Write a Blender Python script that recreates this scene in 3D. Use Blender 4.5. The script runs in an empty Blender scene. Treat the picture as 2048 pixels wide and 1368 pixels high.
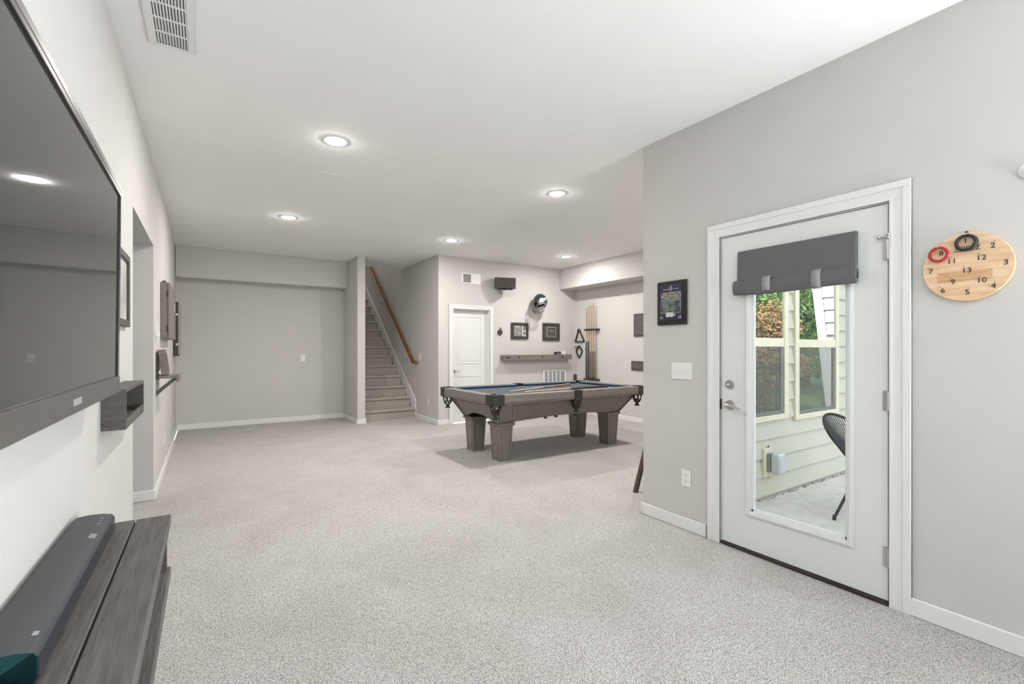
import bpy, bmesh, math, random
from mathutils import Vector, Matrix
random.seed(7)
S = bpy.context.scene
COL = S.collection
PI = math.pi

# ------------------------------------------------------------------ camera, world, sun, exposure
CAM_H, FPX, YAW = 1.30, 928.0, math.radians(33.318)
cam_d = bpy.data.cameras.new('camera')
cam_d.sensor_fit = 'HORIZONTAL'; cam_d.sensor_width = 36.0
cam_d.lens = 36.0 * FPX / 2048.0
cam_d.shift_y = (697.0 - 684.0) / 2048.0
cam_d.clip_start = 0.02
cam = bpy.data.objects.new('camera', cam_d); COL.objects.link(cam)
cam.location = (0, 0, CAM_H); cam.rotation_euler = (PI / 2, 0, -YAW)
S.camera = cam

S.view_settings.view_transform = 'Standard'
S.view_settings.look = 'None'
S.view_settings.exposure = 0.31
S.view_settings.gamma = 1.0
S.view_settings.use_curve_mapping = False

world = bpy.data.worlds.new('world'); S.world = world; world.use_nodes = True
wn = world.node_tree.nodes; wl = world.node_tree.links
sky = wn.new('ShaderNodeTexSky'); sky.sky_type = 'NISHITA'; sky.sun_disc = False
sky.sun_elevation = math.radians(48); sky.sun_rotation = math.radians(-80)
sky.air_density = 1.0; sky.dust_density = 2.0
wn['Background'].inputs['Strength'].default_value = 1.0
hz = wn.new('ShaderNodeMix'); hz.data_type = 'RGBA'; hz.inputs[0].default_value = 0.6; hz.inputs[7].default_value = (2.1, 2.02, 1.9, 1)
wl.new(sky.outputs[0], hz.inputs[6]); wl.new(hz.outputs[2], wn['Background'].inputs['Color'])   # bright haze over the whole sky

sun_d = bpy.data.lights.new('sun', 'SUN'); sun_d.energy = 4.0; sun_d.angle = math.radians(0.6)
sun_d.color = (1.0, 0.95, 0.86)
sun = bpy.data.objects.new('sun', sun_d); COL.objects.link(sun)
sun.location = (-6, 2, 12)
sun.rotation_euler = Vector((0.70, -0.25, -0.80)).to_track_quat('-Z', 'Y').to_euler()

# added fill through an unseen window behind the camera, aimed up like bounced flash
def area_light(name, loc, direction, sx, sy, power, color=(1, 1, 1), shape='RECTANGLE', spread=PI):
    d = bpy.data.lights.new(name, 'AREA'); d.shape = shape; d.size = sx; d.size_y = sy
    d.energy = power; d.color = color; d.spread = spread
    o = bpy.data.objects.new(name, d); COL.objects.link(o); o.location = loc
    o.rotation_euler = Vector(direction).to_track_quat('-Z', 'Y').to_euler()
    return o
area_light('added_bounce_fill', (3.06, -1.35, 1.35), (-1, 0.5, 1.2), 1.9, 1.8, 250.0, (0.91, 0.965, 1.0))
LAMP_W, HALO_W = 24.5, 2.6

# ------------------------------------------------------------------ materials
MATS = {}
def mat(name, col, rough=0.6, metal=0.0, var=0.0, vscale=8.0, stretch=(1, 1, 1), bump=0.0, bscale=60.0,
        col2=None, spec=0.5, coat=0.0, lo=0.35, hi=0.65, detail=4.0):
    if name in MATS: return MATS[name]
    m = bpy.data.materials.new(name); m.use_nodes = True
    n = m.node_tree.nodes; l = m.node_tree.links; p = n['Principled BSDF']
    p.inputs['Base Color'].default_value = (*col, 1); p.inputs['Roughness'].default_value = rough
    p.inputs['Metallic'].default_value = metal; p.inputs['Specular IOR Level'].default_value = spec
    p.inputs['Coat Weight'].default_value = coat
    tc = n.new('ShaderNodeTexCoord'); mp = n.new('ShaderNodeMapping'); mp.inputs['Scale'].default_value = stretch
    l.new(tc.outputs['Object'], mp.inputs['Vector'])
    if var > 0 or col2:
        t = n.new('ShaderNodeTexNoise'); t.inputs['Scale'].default_value = vscale; t.inputs['Detail'].default_value = detail
        l.new(mp.outputs[0], t.inputs['Vector'])
        r = n.new('ShaderNodeValToRGB')
        a = col2 or tuple(c * (1 - var) for c in col); b = col if col2 else tuple(min(1, c * (1 + var)) for c in col)
        r.color_ramp.elements[0].position = lo; r.color_ramp.elements[0].color = (*a, 1)
        r.color_ramp.elements[1].position = hi; r.color_ramp.elements[1].color = (*b, 1)
        l.new(t.outputs['Fac'], r.inputs['Fac']); l.new(r.outputs['Color'], p.inputs['Base Color'])
    if bump > 0:
        t2 = n.new('ShaderNodeTexNoise'); t2.inputs['Scale'].default_value = bscale; t2.inputs['Detail'].default_value = 3
        l.new(mp.outputs[0], t2.inputs['Vector'])
        bn = n.new('ShaderNodeBump'); bn.inputs['Strength'].default_value = bump; bn.inputs['Distance'].default_value = 0.004
        l.new(t2.outputs['Fac'], bn.inputs['Height']); l.new(bn.outputs[0], p.inputs['Normal'])
    MATS[name] = m; return m

wall_m = mat('wall_paint', (0.60, 0.583, 0.562), 0.85, var=0.012, vscale=3, bump=0.12, bscale=220, spec=0.3)
ceil_m = mat('ceiling_paint', (0.89, 0.885, 0.875), 0.9, var=0.01, vscale=2, bump=0.1, bscale=180, spec=0.2)
trim_m = mat('trim_white', (0.78, 0.78, 0.765), 0.4, var=0.01, vscale=5)
door_m = mat('door_white', (0.74, 0.745, 0.735), 0.38, var=0.01, vscale=4)
plate_m = mat('plate_white', (0.80, 0.80, 0.78), 0.35, var=0.01)
slot_m = mat('slot_dark', (0.10, 0.10, 0.10), 0.7, var=0.05)

def carpet_material():
    m = bpy.data.materials.new('carpet'); m.use_nodes = True
    n = m.node_tree.nodes; l = m.node_tree.links; p = n['Principled BSDF']
    p.inputs['Roughness'].default_value = 0.95; p.inputs['Specular IOR Level'].default_value = 0.1
    p.inputs['Sheen Weight'].default_value = 0.15
    tc = n.new('ShaderNodeTexCoord')
    a = n.new('ShaderNodeTexNoise'); a.inputs['Scale'].default_value = 165; a.inputs['Detail'].default_value = 4; a.inputs['Roughness'].default_value = 0.7
    l.new(tc.outputs['Object'], a.inputs['Vector'])
    r = n.new('ShaderNodeValToRGB'); e = r.color_ramp.elements
    e[0].position = 0.37; e[0].color = (0.17, 0.157, 0.146, 1); e[1].position = 0.57; e[1].color = (0.66, 0.638, 0.612, 1)
    l.new(a.outputs['Fac'], r.inputs['Fac'])
    b = n.new('ShaderNodeTexNoise'); b.inputs['Scale'].default_value = 1.6; b.inputs['Detail'].default_value = 5; b.inputs['Distortion'].default_value = 1.0
    l.new(tc.outputs['Object'], b.inputs['Vector'])
    r2 = n.new('ShaderNodeValToRGB'); e = r2.color_ramp.elements
    e[0].position = 0.35; e[0].color = (0.90, 0.89, 0.875, 1); e[1].position = 0.62; e[1].color = (1, 1, 1, 1)
    l.new(b.outputs['Fac'], r2.inputs['Fac'])
    mx = n.new('ShaderNodeMix'); mx.data_type = 'RGBA'; mx.blend_type = 'MULTIPLY'; mx.inputs[0].default_value = 1
    l.new(r.outputs['Color'], mx.inputs[6]); l.new(r2.outputs['Color'], mx.inputs[7]); l.new(mx.outputs[2], p.inputs['Base Color'])
    bn = n.new('ShaderNodeBump'); bn.inputs['Strength'].default_value = 0.7; bn.inputs['Distance'].default_value = 0.006
    l.new(a.outputs['Fac'], bn.inputs['Height']); l.new(bn.outputs[0], p.inputs['Normal'])
    return m
carpet_m = carpet_material()

# greyish stained planks; grain runs along y
plank_m = mat('stained_plank', (0.128, 0.115, 0.105), 0.6, col2=(0.075, 0.066, 0.060), vscale=9, stretch=(6, 0.7, 6), bump=0.5, bscale=14, lo=0.3, hi=0.7)
plankx_m = mat('stained_plank_x', (0.115, 0.104, 0.094), 0.6, col2=(0.07, 0.062, 0.056), vscale=9, stretch=(0.7, 6, 6), bump=0.4, bscale=14, lo=0.3, hi=0.7)
tv_m = mat('tv_bezel', (0.115, 0.104, 0.096), 0.32, metal=0.3, var=0.03)
tvdark_m = mat('tv_edge', (0.02, 0.018, 0.018), 0.3, var=0.03)
screen_m = mat('tv_screen', (0.032, 0.032, 0.031), 0.03, var=0.02, spec=0.5)
black_m = mat('black_plastic', (0.018, 0.018, 0.02), 0.45, var=0.05)
bar_m = mat('soundbar_mesh', (0.046, 0.050, 0.057), 0.5, var=0.1, vscale=300, bump=0.25, bscale=900)
barside_m = mat('soundbar_side', (0.018, 0.021, 0.030), 0.35, var=0.05)
teal_m = mat('soundbar_cap', (0.012, 0.05, 0.055), 0.22, metal=0.8, var=0.25, vscale=14)
chrome_m = mat('satin_nickel', (0.55, 0.53, 0.51), 0.28, metal=1.0, var=0.03)
table_m = mat('table_wood', (0.205, 0.185, 0.163), 0.45, col2=(0.180, 0.162, 0.142), vscale=7, stretch=(1, 4, 4), bump=0.08, bscale=30)
groove_m = mat('table_groove', (0.085, 0.072, 0.060), 0.6, var=0.08)
leather_m = mat('pocket_leather', (0.030, 0.026, 0.024), 0.42, var=0.15, bump=0.2, bscale=200)
cloth_m = mat('table_cloth', (0.100, 0.113, 0.125), 0.95, var=0.04, vscale=60, bump=0.1, bscale=500, spec=0.1)
cushion_m = mat('table_cushion', (0.026, 0.070, 0.155), 0.9, var=0.06, vscale=50, spec=0.15)
maple_m = mat('maple', (0.62, 0.47, 0.33), 0.35, col2=(0.50, 0.36, 0.24), vscale=20)
mahog_m = mat('dark_butt', (0.06, 0.035, 0.028), 0.3, var=0.2)
brownwood_m = mat('brown_cue_butt', (0.16, 0.115, 0.09), 0.4, var=0.12)
oak_m = mat('oak_rail', (0.19, 0.075, 0.022), 0.5, col2=(0.12, 0.045, 0.013), vscale=12, stretch=(4, 1, 1), spec=0.3)
rack_m = mat('dark_rack_wood', (0.045, 0.036, 0.032), 0.5, var=0.12)
walnut_m = mat('walnut', (0.085, 0.055, 0.038), 0.45, col2=(0.05, 0.032, 0.022), vscale=16, stretch=(5, 5, 1))
fab_m = mat('shade_fabric', (0.145, 0.145, 0.147), 0.9, var=0.08, vscale=240, bump=0.3, bscale=600, spec=0.1)
strap_m = mat('shade_strap', (0.29, 0.29, 0.295), 0.8, var=0.04)
pine_m = mat('pine', (0.80, 0.58, 0.38), 0.45, col2=(0.66, 0.38, 0.20), vscale=5, stretch=(1, 1.2, 9), lo=0.25, hi=0.6)
pine2_m = mat('pine_dark', (0.66, 0.40, 0.22), 0.45, col2=(0.50, 0.27, 0.13), vscale=6, stretch=(1, 1.2, 9), lo=0.25, hi=0.6)
red_m = mat('red_rubber', (0.42, 0.018, 0.022), 0.4, var=0.05)
ink_m = mat('black_ink', (0.02, 0.02, 0.022), 0.6, var=0.05)
bronze_m = mat('bronze_sill', (0.055, 0.042, 0.032), 0.45, metal=0.4, var=0.15)

def emis(name, col, strength):
    m = bpy.data.materials.new(name); m.use_nodes = True
    p = m.node_tree.nodes['Principled BSDF']; p.inputs['Base Color'].default_value = (0.9, 0.9, 0.9, 1)
    p.inputs['Emission Color'].default_value = (*col, 1); p.inputs['Emission Strength'].default_value = strength
    return m
lens_m = emis('lamp_lens', (1.0, 0.98, 0.94), 14.0)

def glass_material(name, tint=(0.97, 0.99, 0.985)):
    m = bpy.data.materials.new(name); m.use_nodes = True
    n = m.node_tree.nodes; l = m.node_tree.links; n.remove(n['Principled BSDF'])
    tr = n.new('ShaderNodeBsdfTransparent'); tr.inputs[0].default_value = (*tint, 1)
    gl = n.new('ShaderNodeBsdfGlossy'); gl.inputs['Roughness'].default_value = 0.0
    fr = n.new('ShaderNodeFresnel'); fr.inputs[0].default_value = 1.3
    mx = n.new('ShaderNodeMixShader'); l.new(fr.outputs[0], mx.inputs[0]); l.new(tr.outputs[0], mx.inputs[1]); l.new(gl.outputs[0], mx.inputs[2])
    l.new(mx.outputs[0], n['Material Output'].inputs[0]); return m
glass_m = glass_material('door_glass')

def mirror_glass(name, base, fac, rough):
    m = bpy.data.materials.new(name); m.use_nodes = True
    n = m.node_tree.nodes; l = m.node_tree.links; p = n['Principled BSDF']
    p.inputs['Base Color'].default_value = (*base, 1); p.inputs['Roughness'].default_value = 0.7
    gl = n.new('ShaderNodeBsdfGlossy'); gl.inputs['Roughness'].default_value = rough; gl.inputs['Color'].default_value = (0.95, 0.97, 0.96, 1)
    mx = n.new('ShaderNodeMixShader'); mx.inputs[0].default_value = fac
    l.new(p.outputs[0], mx.inputs[1]); l.new(gl.outputs[0], mx.inputs[2]); l.new(mx.outputs[0], n['Material Output'].inputs[0])
    return m
upper_glass_m = mirror_glass('coated_window_glass', (0.04, 0.045, 0.04), 0.85, 0.0)
screen_glass_m = mirror_glass('screened_window_glass', (0.10, 0.10, 0.088), 0.32, 0.02)
siding_m = mat('siding_paint', (0.52, 0.495, 0.40), 0.75, var=0.03, vscale=20, stretch=(1, 1, 8), bump=0.15, bscale=60)
beige_m = mat('window_beige', (0.66, 0.60, 0.46), 0.45, var=0.02)
concrete_m = mat('concrete', (0.55, 0.515, 0.45), 0.9, var=0.08, vscale=14, bump=0.4, bscale=120)
grass_m = mat('lawn', (0.10, 0.17, 0.045), 0.95, var=0.3, vscale=30, bump=0.6, bscale=120)
cord_m = mat('chair_black', (0.014, 0.015, 0.018), 0.45, var=0.05)
whitehouse_m = mat('white_boards', (0.56, 0.57, 0.60), 0.7, var=0.02)
fence_m = mat('fence_metal', (0.03, 0.03, 0.03), 0.5, var=0.1)
bark_m = mat('bark', (0.09, 0.065, 0.045), 0.9, var=0.3, vscale=10, bump=0.8, bscale=30)

# ------------------------------------------------------------------ mesh helpers
class B:
    """collects faces in world (or local) coordinates; obj() links them as one mesh object"""
    def __init__(s): s.v = []; s.f = []
    def add(s, vs, fs):
        k = len(s.v); s.v += [tuple(p) for p in vs]; s.f += [tuple(i + k for i in f) for f in fs]; return s
    def box(s, x0, x1, y0, y1, z0, z1):
        if x0 > x1: x0, x1 = x1, x0
        if y0 > y1: y0, y1 = y1, y0
        if z0 > z1: z0, z1 = z1, z0
        return s.add([(x0,y0,z0),(x1,y0,z0),(x1,y1,z0),(x0,y1,z0),(x0,y0,z1),(x1,y0,z1),(x1,y1,z1),(x0,y1,z1)],
                     [(0,3,2,1),(4,5,6,7),(0,1,5,4),(1,2,6,5),(2,3,7,6),(3,0,4,7)])
    def frustum(s, a, za, b, zb):
        # a, b = (x0,x1,y0,y1) at heights za < zb
        vs = []
        for (x0, x1, y0, y1), z in ((a, za), (b, zb)): vs += [(x0,y0,z),(x1,y0,z),(x1,y1,z),(x0,y1,z)]
        return s.add(vs, [(0,3,2,1),(4,5,6,7),(0,1,5,4),(1,2,6,5),(2,3,7,6),(3,0,4,7)])
    def prism(s, pts, axis, a, b):
        # pts: 2D outline; axis 'x','y','z' = extrusion axis from a to b
        def P(p, h):
            return {'x': (h, p[0], p[1]), 'y': (p[0], h, p[1]), 'z': (p[0], p[1], h)}[axis]
        n = len(pts); vs = [P(p, a) for p in pts] + [P(p, b) for p in pts]
        fs = [tuple(range(n - 1, -1, -1)), tuple(range(n, 2 * n))] + [(i, (i + 1) % n, n + (i + 1) % n, n + i) for i in range(n)]
        return s.add(vs, fs)
    def cyl(s, p, q, r, r2=None, n=16):
        p, q = Vector(p), Vector(q); r2 = r if r2 is None else r2; d = (q - p).normalized()
        u = d.orthogonal().normalized(); w = d.cross(u); vs = []
        for c, rr in ((p, r), (q, r2)):
            vs += [c + (u * math.cos(2*PI*i/n) + w * math.sin(2*PI*i/n)) * rr for i in range(n)]
        return s.add(vs, [tuple(range(n - 1, -1, -1)), tuple(range(n, 2 * n))] + [(i, (i+1) % n, n + (i+1) % n, n + i) for i in range(n)])
    def tube(s, pts, r, n=6, closed=False):
        pts = [Vector(p) for p in pts]; m = len(pts); vs = []; u = None
        for i, c in enumerate(pts):
            if closed: d = pts[(i + 1) % m] - pts[i - 1]
            else: d = pts[min(i + 1, m - 1)] - pts[max(i - 1, 0)]
            d.normalize()
            u = d.orthogonal().normalized() if u is None else (u - d * u.dot(d)).normalized()
            w = d.cross(u); rr = r[i] if isinstance(r, (list, tuple)) else r
            vs += [c + (u * math.cos(2*PI*k/n) + w * math.sin(2*PI*k/n)) * rr for k in range(n)]
        fs = []
        for i in range(m if closed else m - 1):
            j = (i + 1) % m
            fs += [(i*n + k, i*n + (k+1) % n, j*n + (k+1) % n, j*n + k) for k in range(n)]
        if not closed: fs += [tuple(range(n - 1, -1, -1)), tuple(range((m-1)*n, m*n))]
        return s.add(vs, fs)
    def sphere(s, c, r, n=16, m=10, sc=(1, 1, 1)):
        vs = [(c[0], c[1], c[2] - r*sc[2])]
        for i in range(1, m):
            a = PI * i / m - PI / 2
            vs += [(c[0] + r*sc[0]*math.cos(a)*math.cos(2*PI*k/n), c[1] + r*sc[1]*math.cos(a)*math.sin(2*PI*k/n), c[2] + r*sc[2]*math.sin(a)) for k in range(n)]
        vs.append((c[0], c[1], c[2] + r*sc[2])); t = len(vs) - 1
        fs = [(0, 1 + (k+1) % n, 1 + k) for k in range(n)]
        for i in range(m - 2):
            a = 1 + i*n; b = a + n
            fs += [(a + k, a + (k+1) % n, b + (k+1) % n, b + k) for k in range(n)]
        a = 1 + (m-2)*n; fs += [(a + k, a + (k+1) % n, t) for k in range(n)]
        return s.add(vs, fs)
    def ring(s, c, axis, R, r, n=40, k=10):
        pts = []
        for i in range(n):
            a = 2*PI*i/n; p, q = R*math.cos(a), R*math.sin(a)
            pts.append({'x': (c[0], c[1]+p, c[2]+q), 'y': (c[0]+p, c[1], c[2]+q), 'z': (c[0]+p, c[1]+q, c[2])}[axis])
        return s.tube(pts, r, k, closed=True)
    def obj(s, name, m, parent=None, bevel=0.0, smooth=False, seg=2, local=False):
        me = bpy.data.meshes.new(name)
        if parent is not None:
            o0 = Vector((0, 0, 0)) if local else parent_origin(parent)
        else:
            xs, ys, zs = zip(*s.v); o0 = Vector(((min(xs)+max(xs))/2, (min(ys)+max(ys))/2, min(zs)))
        me.from_pydata([tuple(Vector(p) - o0) for p in s.v], [], s.f); me.update()
        bm = bmesh.new(); bm.from_mesh(me); bmesh.ops.recalc_face_normals(bm, faces=bm.faces); bm.to_mesh(me); bm.free()
        me.materials.append(m)
        o = bpy.data.objects.new(name, me); COL.objects.link(o)
        if parent is not None: o.parent = parent
        else: o.location = o0
        if smooth:
            for p in me.polygons: p.use_smooth = True
            me.set_sharp_from_angle(angle=math.radians(40))
        if bevel > 0:
            b = o.modifiers.new('bevel', 'BEVEL'); b.width = bevel; b.segments = seg; b.limit_method = 'ANGLE'; b.angle_limit = math.radians(40)
        return o
def parent_origin(p):
    v = Vector((0, 0, 0))
    while p is not None: v = v + p.location; p = p.parent
    return v
def empty(name, loc, rot=None):
    o = bpy.data.objects.new(name, None); o.empty_display_size = 0.1; COL.objects.link(o); o.location = loc
    if rot: o.rotation_euler = rot
    return o
def tag(o, label, cat, group=None):
    o['label'] = label; o['category'] = cat
    if group: o['group'] = group
    return o
def struct(o, label=None):
    o['kind'] = 'structure'
    if label: o['label'] = label
    return o
def copy_tree(o, parent=None):
    c = o.copy(); COL.objects.link(c); c.parent = parent
    for ch in list(o.children): copy_tree(ch, c)
    return c
def bx(*a): return B().box(*a)

def text_verts(body, size):
    cu = bpy.data.curves.new('txt', 'FONT'); cu.body = body; cu.size = size; cu.align_x = 'CENTER'; cu.align_y = 'CENTER'
    cu.extrude = 0.0008; cu.resolution_u = 3
    o = bpy.data.objects.new('txt', cu); COL.objects.link(o)
    dg = bpy.context.evaluated_depsgraph_get(); me = bpy.data.meshes.new_from_object(o.evaluated_get(dg))
    vs = [v.co.copy() for v in me.vertices]; fs = [tuple(p.vertices) for p in me.polygons]
    bpy.data.objects.remove(o); bpy.data.meshes.remove(me); bpy.data.curves.remove(cu)
    return vs, fs
def text_right_wall(body, size, x, y, z, m, parent, name='number', fat=1.0):
    vs, fs = text_verts(body, size)
    return B().add([(x - v.z, y - v.x * fat, z + v.y) for v in vs], fs).obj(name, m, parent)
def text_back(body, size, x, y, z, m, parent, name='lettering'):
    vs, fs = text_verts(body, size)
    return B().add([(x + v.x, y - v.z, z + v.y) for v in vs], fs).obj(name, m, parent)
def text_left_wall(body, size, x, y, z, m, parent, name='lettering'):
    vs, fs = text_verts(body, size)
    return B().add([(x + v.z, y + v.x, z + v.y) for v in vs], fs).obj(name, m, parent)

# ------------------------------------------------------------------ the room
XL, XR, YB, ZC = -0.385, 2.875, 9.06, 2.885
XP, YD, YC = 6.305, 7.24, 2.488       # pool-side right wall, wall with white door, inner corner
XS0, XS1, XSR = 2.155, 2.288, 3.27    # stair partition faces, stair right wall
WY0, WY1, WZ0, WZ1 = -2.4, -.3, .40, 2.35   # added window opening in the right wall, unseen, lets the fill in
YBK = -2.9                            # wall behind the camera
b = B()
b.box(XL, XR, YBK, YC, -0.12, 0).box(XL, XP, YC, YD, -0.12, 0).box(XL, XSR, YD, 8.25, -0.12, 0).box(XL, XS0, 8.25, YB, -0.12, 0).box(-2.2, XL, 3.3, 5.05, -0.12, 0)
struct(b.obj('floor', carpet_m), 'pale greige carpet')
b = B()
b.box(-2.2, XR+.12, YBK-.12, YC, ZC, ZC+.12).box(-2.2, XP+.1, YC, YD, ZC, ZC+.12).box(-2.2, XSR, YD, 8.99, ZC, ZC+.12).box(-2.2, XS0+.06, 8.99, YB+.1, ZC, ZC+.12)
struct(b.obj('ceiling', ceil_m), 'smooth white ceiling')
# left wall with the hallway opening
b = B()
OY0, OY1, OZ = 3.70, 5.03, 2.185
b.prism([(YBK, 0), (OY0, 0), (OY0, OZ), (OY1, OZ), (OY1, 0), (7.75, 0), (7.75, ZC), (YBK, ZC)], 'x', XL-.12, XL).box(XL-.15, XL-.025, 7.75, YB+.1, 0, ZC)
struct(b.obj('wall_left', wall_m), 'pale greige wall with hallway opening')
b = B()
b.box(-2.2, XL-.12, 3.2, 3.3, 0, ZC).box(-2.2, XL-.12, OY1, OY1+.1, 0, ZC).box(-2.3, -2.2, 3.2, OY1+.1, 0, ZC).box(-2.2, XL-.12, 3.3, OY1, OZ, OZ+.05)
struct(b.obj('wall_hallway', wall_m))
struct(bx(XL-.1, XS0, YB, YB+.1, 0, ZC).obj('wall_back', wall_m))
struct(bx(XL-.02, XS0, 8.775, YB, 2.405, ZC).obj('wall_back_soffit', wall_m, bevel=.006))
struct(bx(XS0, XS1, 8.10, 12.6, 0, 3.0).obj('wall_stair_partition', wall_m, bevel=.006))
struct(bx(XSR, XSR+.12, YD, 12.6, 0, 5.4).obj('wall_stair_right', wall_m))
b = B()
b.box(XS1, XSR, 12.5, 12.6, 2.8, 5.4).box(XS0, XS1, 8.99, 12.6, 3.0, 5.4).box(XS0, XSR, 8.90, 8.99, ZC+.12, 5.4).box(XS0, XSR+.12, 8.9, 12.6, 5.4, 5.5)
struct(b.obj('wall_stairwell', wall_m))
DX0, DX1, DZ = 3.535, 4.28, 1.995      # white interior door opening
b = B()
b.prism([(XSR+.12, 0), (DX0, 0), (DX0, DZ), (DX1, DZ), (DX1, 0), (XP+.12, 0), (XP+.12, ZC), (XSR+.12, ZC)], 'y', YD, YD+.12)
struct(b.obj('wall_pool_back', wall_m))
struct(bx(XP, XP+.12, YC-.1, YD, 0, ZC).obj('wall_pool_right', wall_m))
struct(bx(5.90, XP, YC, YD, 2.48, ZC).obj('wall_pool_soffit', wall_m, bevel=.005))
# right wall with the glazed door (door opening y .905..1.83)
HY0, HY1, HZ = 0.905, 1.832, 2.045
b = B()
b.prism([(WY1, 0), (HY0, 0), (HY0, HZ), (HY1, HZ), (HY1, 0), (YC, 0), (YC, ZC), (WY1, ZC)], 'x', XR, XR+.12).box(XR, XR+.12, YBK, WY0, 0, ZC).box(XR, XR+.12, WY0, WY1, 0, WZ0).box(XR, XR+.12, WY0, WY1, WZ1, ZC).box(XR+.12, XP, YC-.12, YC, 0, ZC)
struct(b.obj('wall_right', wall_m), 'greige wall around the glazed door')
struct(bx(XL-.12, XR+.12, YBK-.12, YBK, 0, ZC).obj('wall_front', wall_m))
xa, xb, wm = XR+.03, XR+.09, (WY0+WY1)/2
w = struct(B().box(xa, xb, WY0, WY1, WZ0, WZ0+.06).box(xa, xb, WY0, WY1, WZ1-.06, WZ1).box(xa, xb, WY0, WY0+.06, WZ0+.06, WZ1-.06).box(xa, xb, WY1-.06, WY1, WZ0+.06, WZ1-.06).box(xa, xb, wm-.03, wm+.03, WZ0+.06, WZ1-.06).obj('window_added', trim_m))  # added window frame, unseen, around the opening for the fill
bx(XR+.058, XR+.062, WY0+.06, wm-.03, WZ0+.06, WZ1-.06).obj('pane', glass_m, w); bx(XR+.058, XR+.062, wm+.03, WY1-.06, WZ0+.06, WZ1-.06).obj('pane', glass_m, w)
# unseen upper storey, added over the house to shade the patio
b = B().box(-3.2, 3.02, -4.5, 8.8, 3.02, 6.2).box(3.02, 6.5, 2.3, 8.8, 3.02, 6.2)
struct(b.obj('wall_upper_storey', siding_m))

# baseboards
def bb(name, pts):
    # pts: segments (x0,x1,y0,y1) footprints
    b = B()
    for x0, x1, y0, y1 in pts: b.box(x0, x1, y0, y1, 0, .088)
    return struct(b.obj(name, trim_m, bevel=.006))
T = .015
bb('baseboard_left', [(XL, XL+T, YBK, OY0), (XL, XL+T, OY1, 7.75), (XL-.025, XL-.01, 7.75, YB), (-2.2, XL+T, OY1-T, OY1), (-2.2, XL+T, OY0-.0, OY0+T)])
bb('baseboard_back', [(XL-.01, XS0, YB-T, YB), (XS0-T, XS0, 8.10, YB-T)])
bb('baseboard_partition', [(XS0-T, XS1+T, 8.10-T, 8.10), (XS1, XS1+T, 8.10, 8.24)])
bb('baseboard_stair', [(XSR-T, XSR, YD, 8.235), (XSR-T, DX0-.075, YD-T, YD)])
bb('baseboard_pool', [(DX1+.075, XP, YD-T, YD), (XP-T, XP, YC, YD-T)])
bb('baseboard_right', [(XR-T, XR, HY1+.1, YC), (XR-T, XR, YBK, HY0-.075), (XR-T, XP-T, YC, YC+T)])
# skirt board rising along the stairs
b = B().prism([(8.235, 0), (8.31, 0), (8.31, .12), (12.3, 3.13), (12.3, 3.42), (8.235, .335)], 'x', XSR-.016, XSR-.0005)
struct(b.obj('trim_stair_skirt', trim_m, bevel=.003))

# stairs: carpeted steps
RISE, RUN = .192, .2535
st = struct(empty('stairs', (2.78, 8.25, 0)), 'carpeted staircase going up between two walls')
stair_carpet = mat('stair_carpet', (0.40, 0.365, 0.33), 0.95, var=0.22, vscale=120, bump=0.6, bscale=140, spec=0.1)
for k in range(15):
    y = 8.25 + RUN * k; z1 = RISE * (k + 1); z0 = max(0, z1 - RISE - .02)
    pr = [(y, z0), (y, z1-.045), (y-.022, z1-.040), (y-.030, z1-.022), (y-.022, z1-.004), (y-.008, z1), (y+RUN+.01, z1), (y+RUN+.01, z0)]
    B().prism(pr, 'x', XS1, XSR-.016).obj('step', stair_carpet, st, bevel=.004)

area_light('stairwell_fill', (2.78, 10.4, 5.37), (0, 0, -1), .3, .3, 15.0, (1.0, .965, .92), 'DISK')  # added lamp, out of view, brightens the dark stairwell
o = tag(B().cyl((2.78, 10.4, 5.4), (2.78, 10.4, 5.385), .16, None, 32).obj('stairwell_fill_disc', lens_m), 'added unseen round light brightening the top of the stairs', 'ceiling light')
B().ring((2.78, 10.4, 5.392), 'z', .165, .008, 40, 8).obj('trim_ring', plate_m, o)
# door casing helper (flat board with raised outer bead)
def casing(name, axis, c, a0, a1, ztop, w, th=.018, sign=-1):
    b = B()
    def seg(u0, u1, z0, z1, d):
        if axis == 'x': b.box(c, c + sign*d, u0, u1, z0, z1)
        else: b.box(u0, u1, c, c + sign*d, z0, z1)
    for d, k0, k1 in ((th*.7, 0, w), (th, w*.62, w), (th*.85, 0.0, w*.16)):
        seg(a0-k1, a0-k0, 0, ztop+k0, d); seg(a1+k0, a1+k1, 0, ztop+k0, d); seg(a0-k1, a1+k1, ztop+k0, ztop+k1, d)
    return struct(b.obj(name, trim_m, bevel=.002))

# ---- glazed exterior door
casing('trim_1', 'x', XR, HY0+.002, HY1-.002, HZ-.003, .088)
b = B().box(XR-.002, XR+.12, HY0-.002, HY0+.006, 0, HZ).box(XR-.002, XR+.12, HY1-.006, HY1+.002, 0, HZ).box(XR-.002, XR+.12, HY0, HY1, HZ-.008, HZ+.002)
struct(b.obj('trim_2', trim_m))
DY0, DY1, DZ0, DZ1 = .917, 1.822, .024, 2.031
GY0, GY1, GZ0, GZ1 = 1.095, 1.625, .27, 1.80
dx0, dx1 = XR+.002, XR+.046
b = B().box(dx0, dx1, DY0, GY0, DZ0, DZ1).box(dx0, dx1, GY1, DY1, DZ0, DZ1).box(dx0, dx1, GY0, GY1, DZ0, GZ0).box(dx0, dx1, GY0, GY1, GZ1, DZ1)
door1 = struct(b.obj('door_1', door_m), 'white exterior door with a full glass lite')
b = B()
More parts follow.
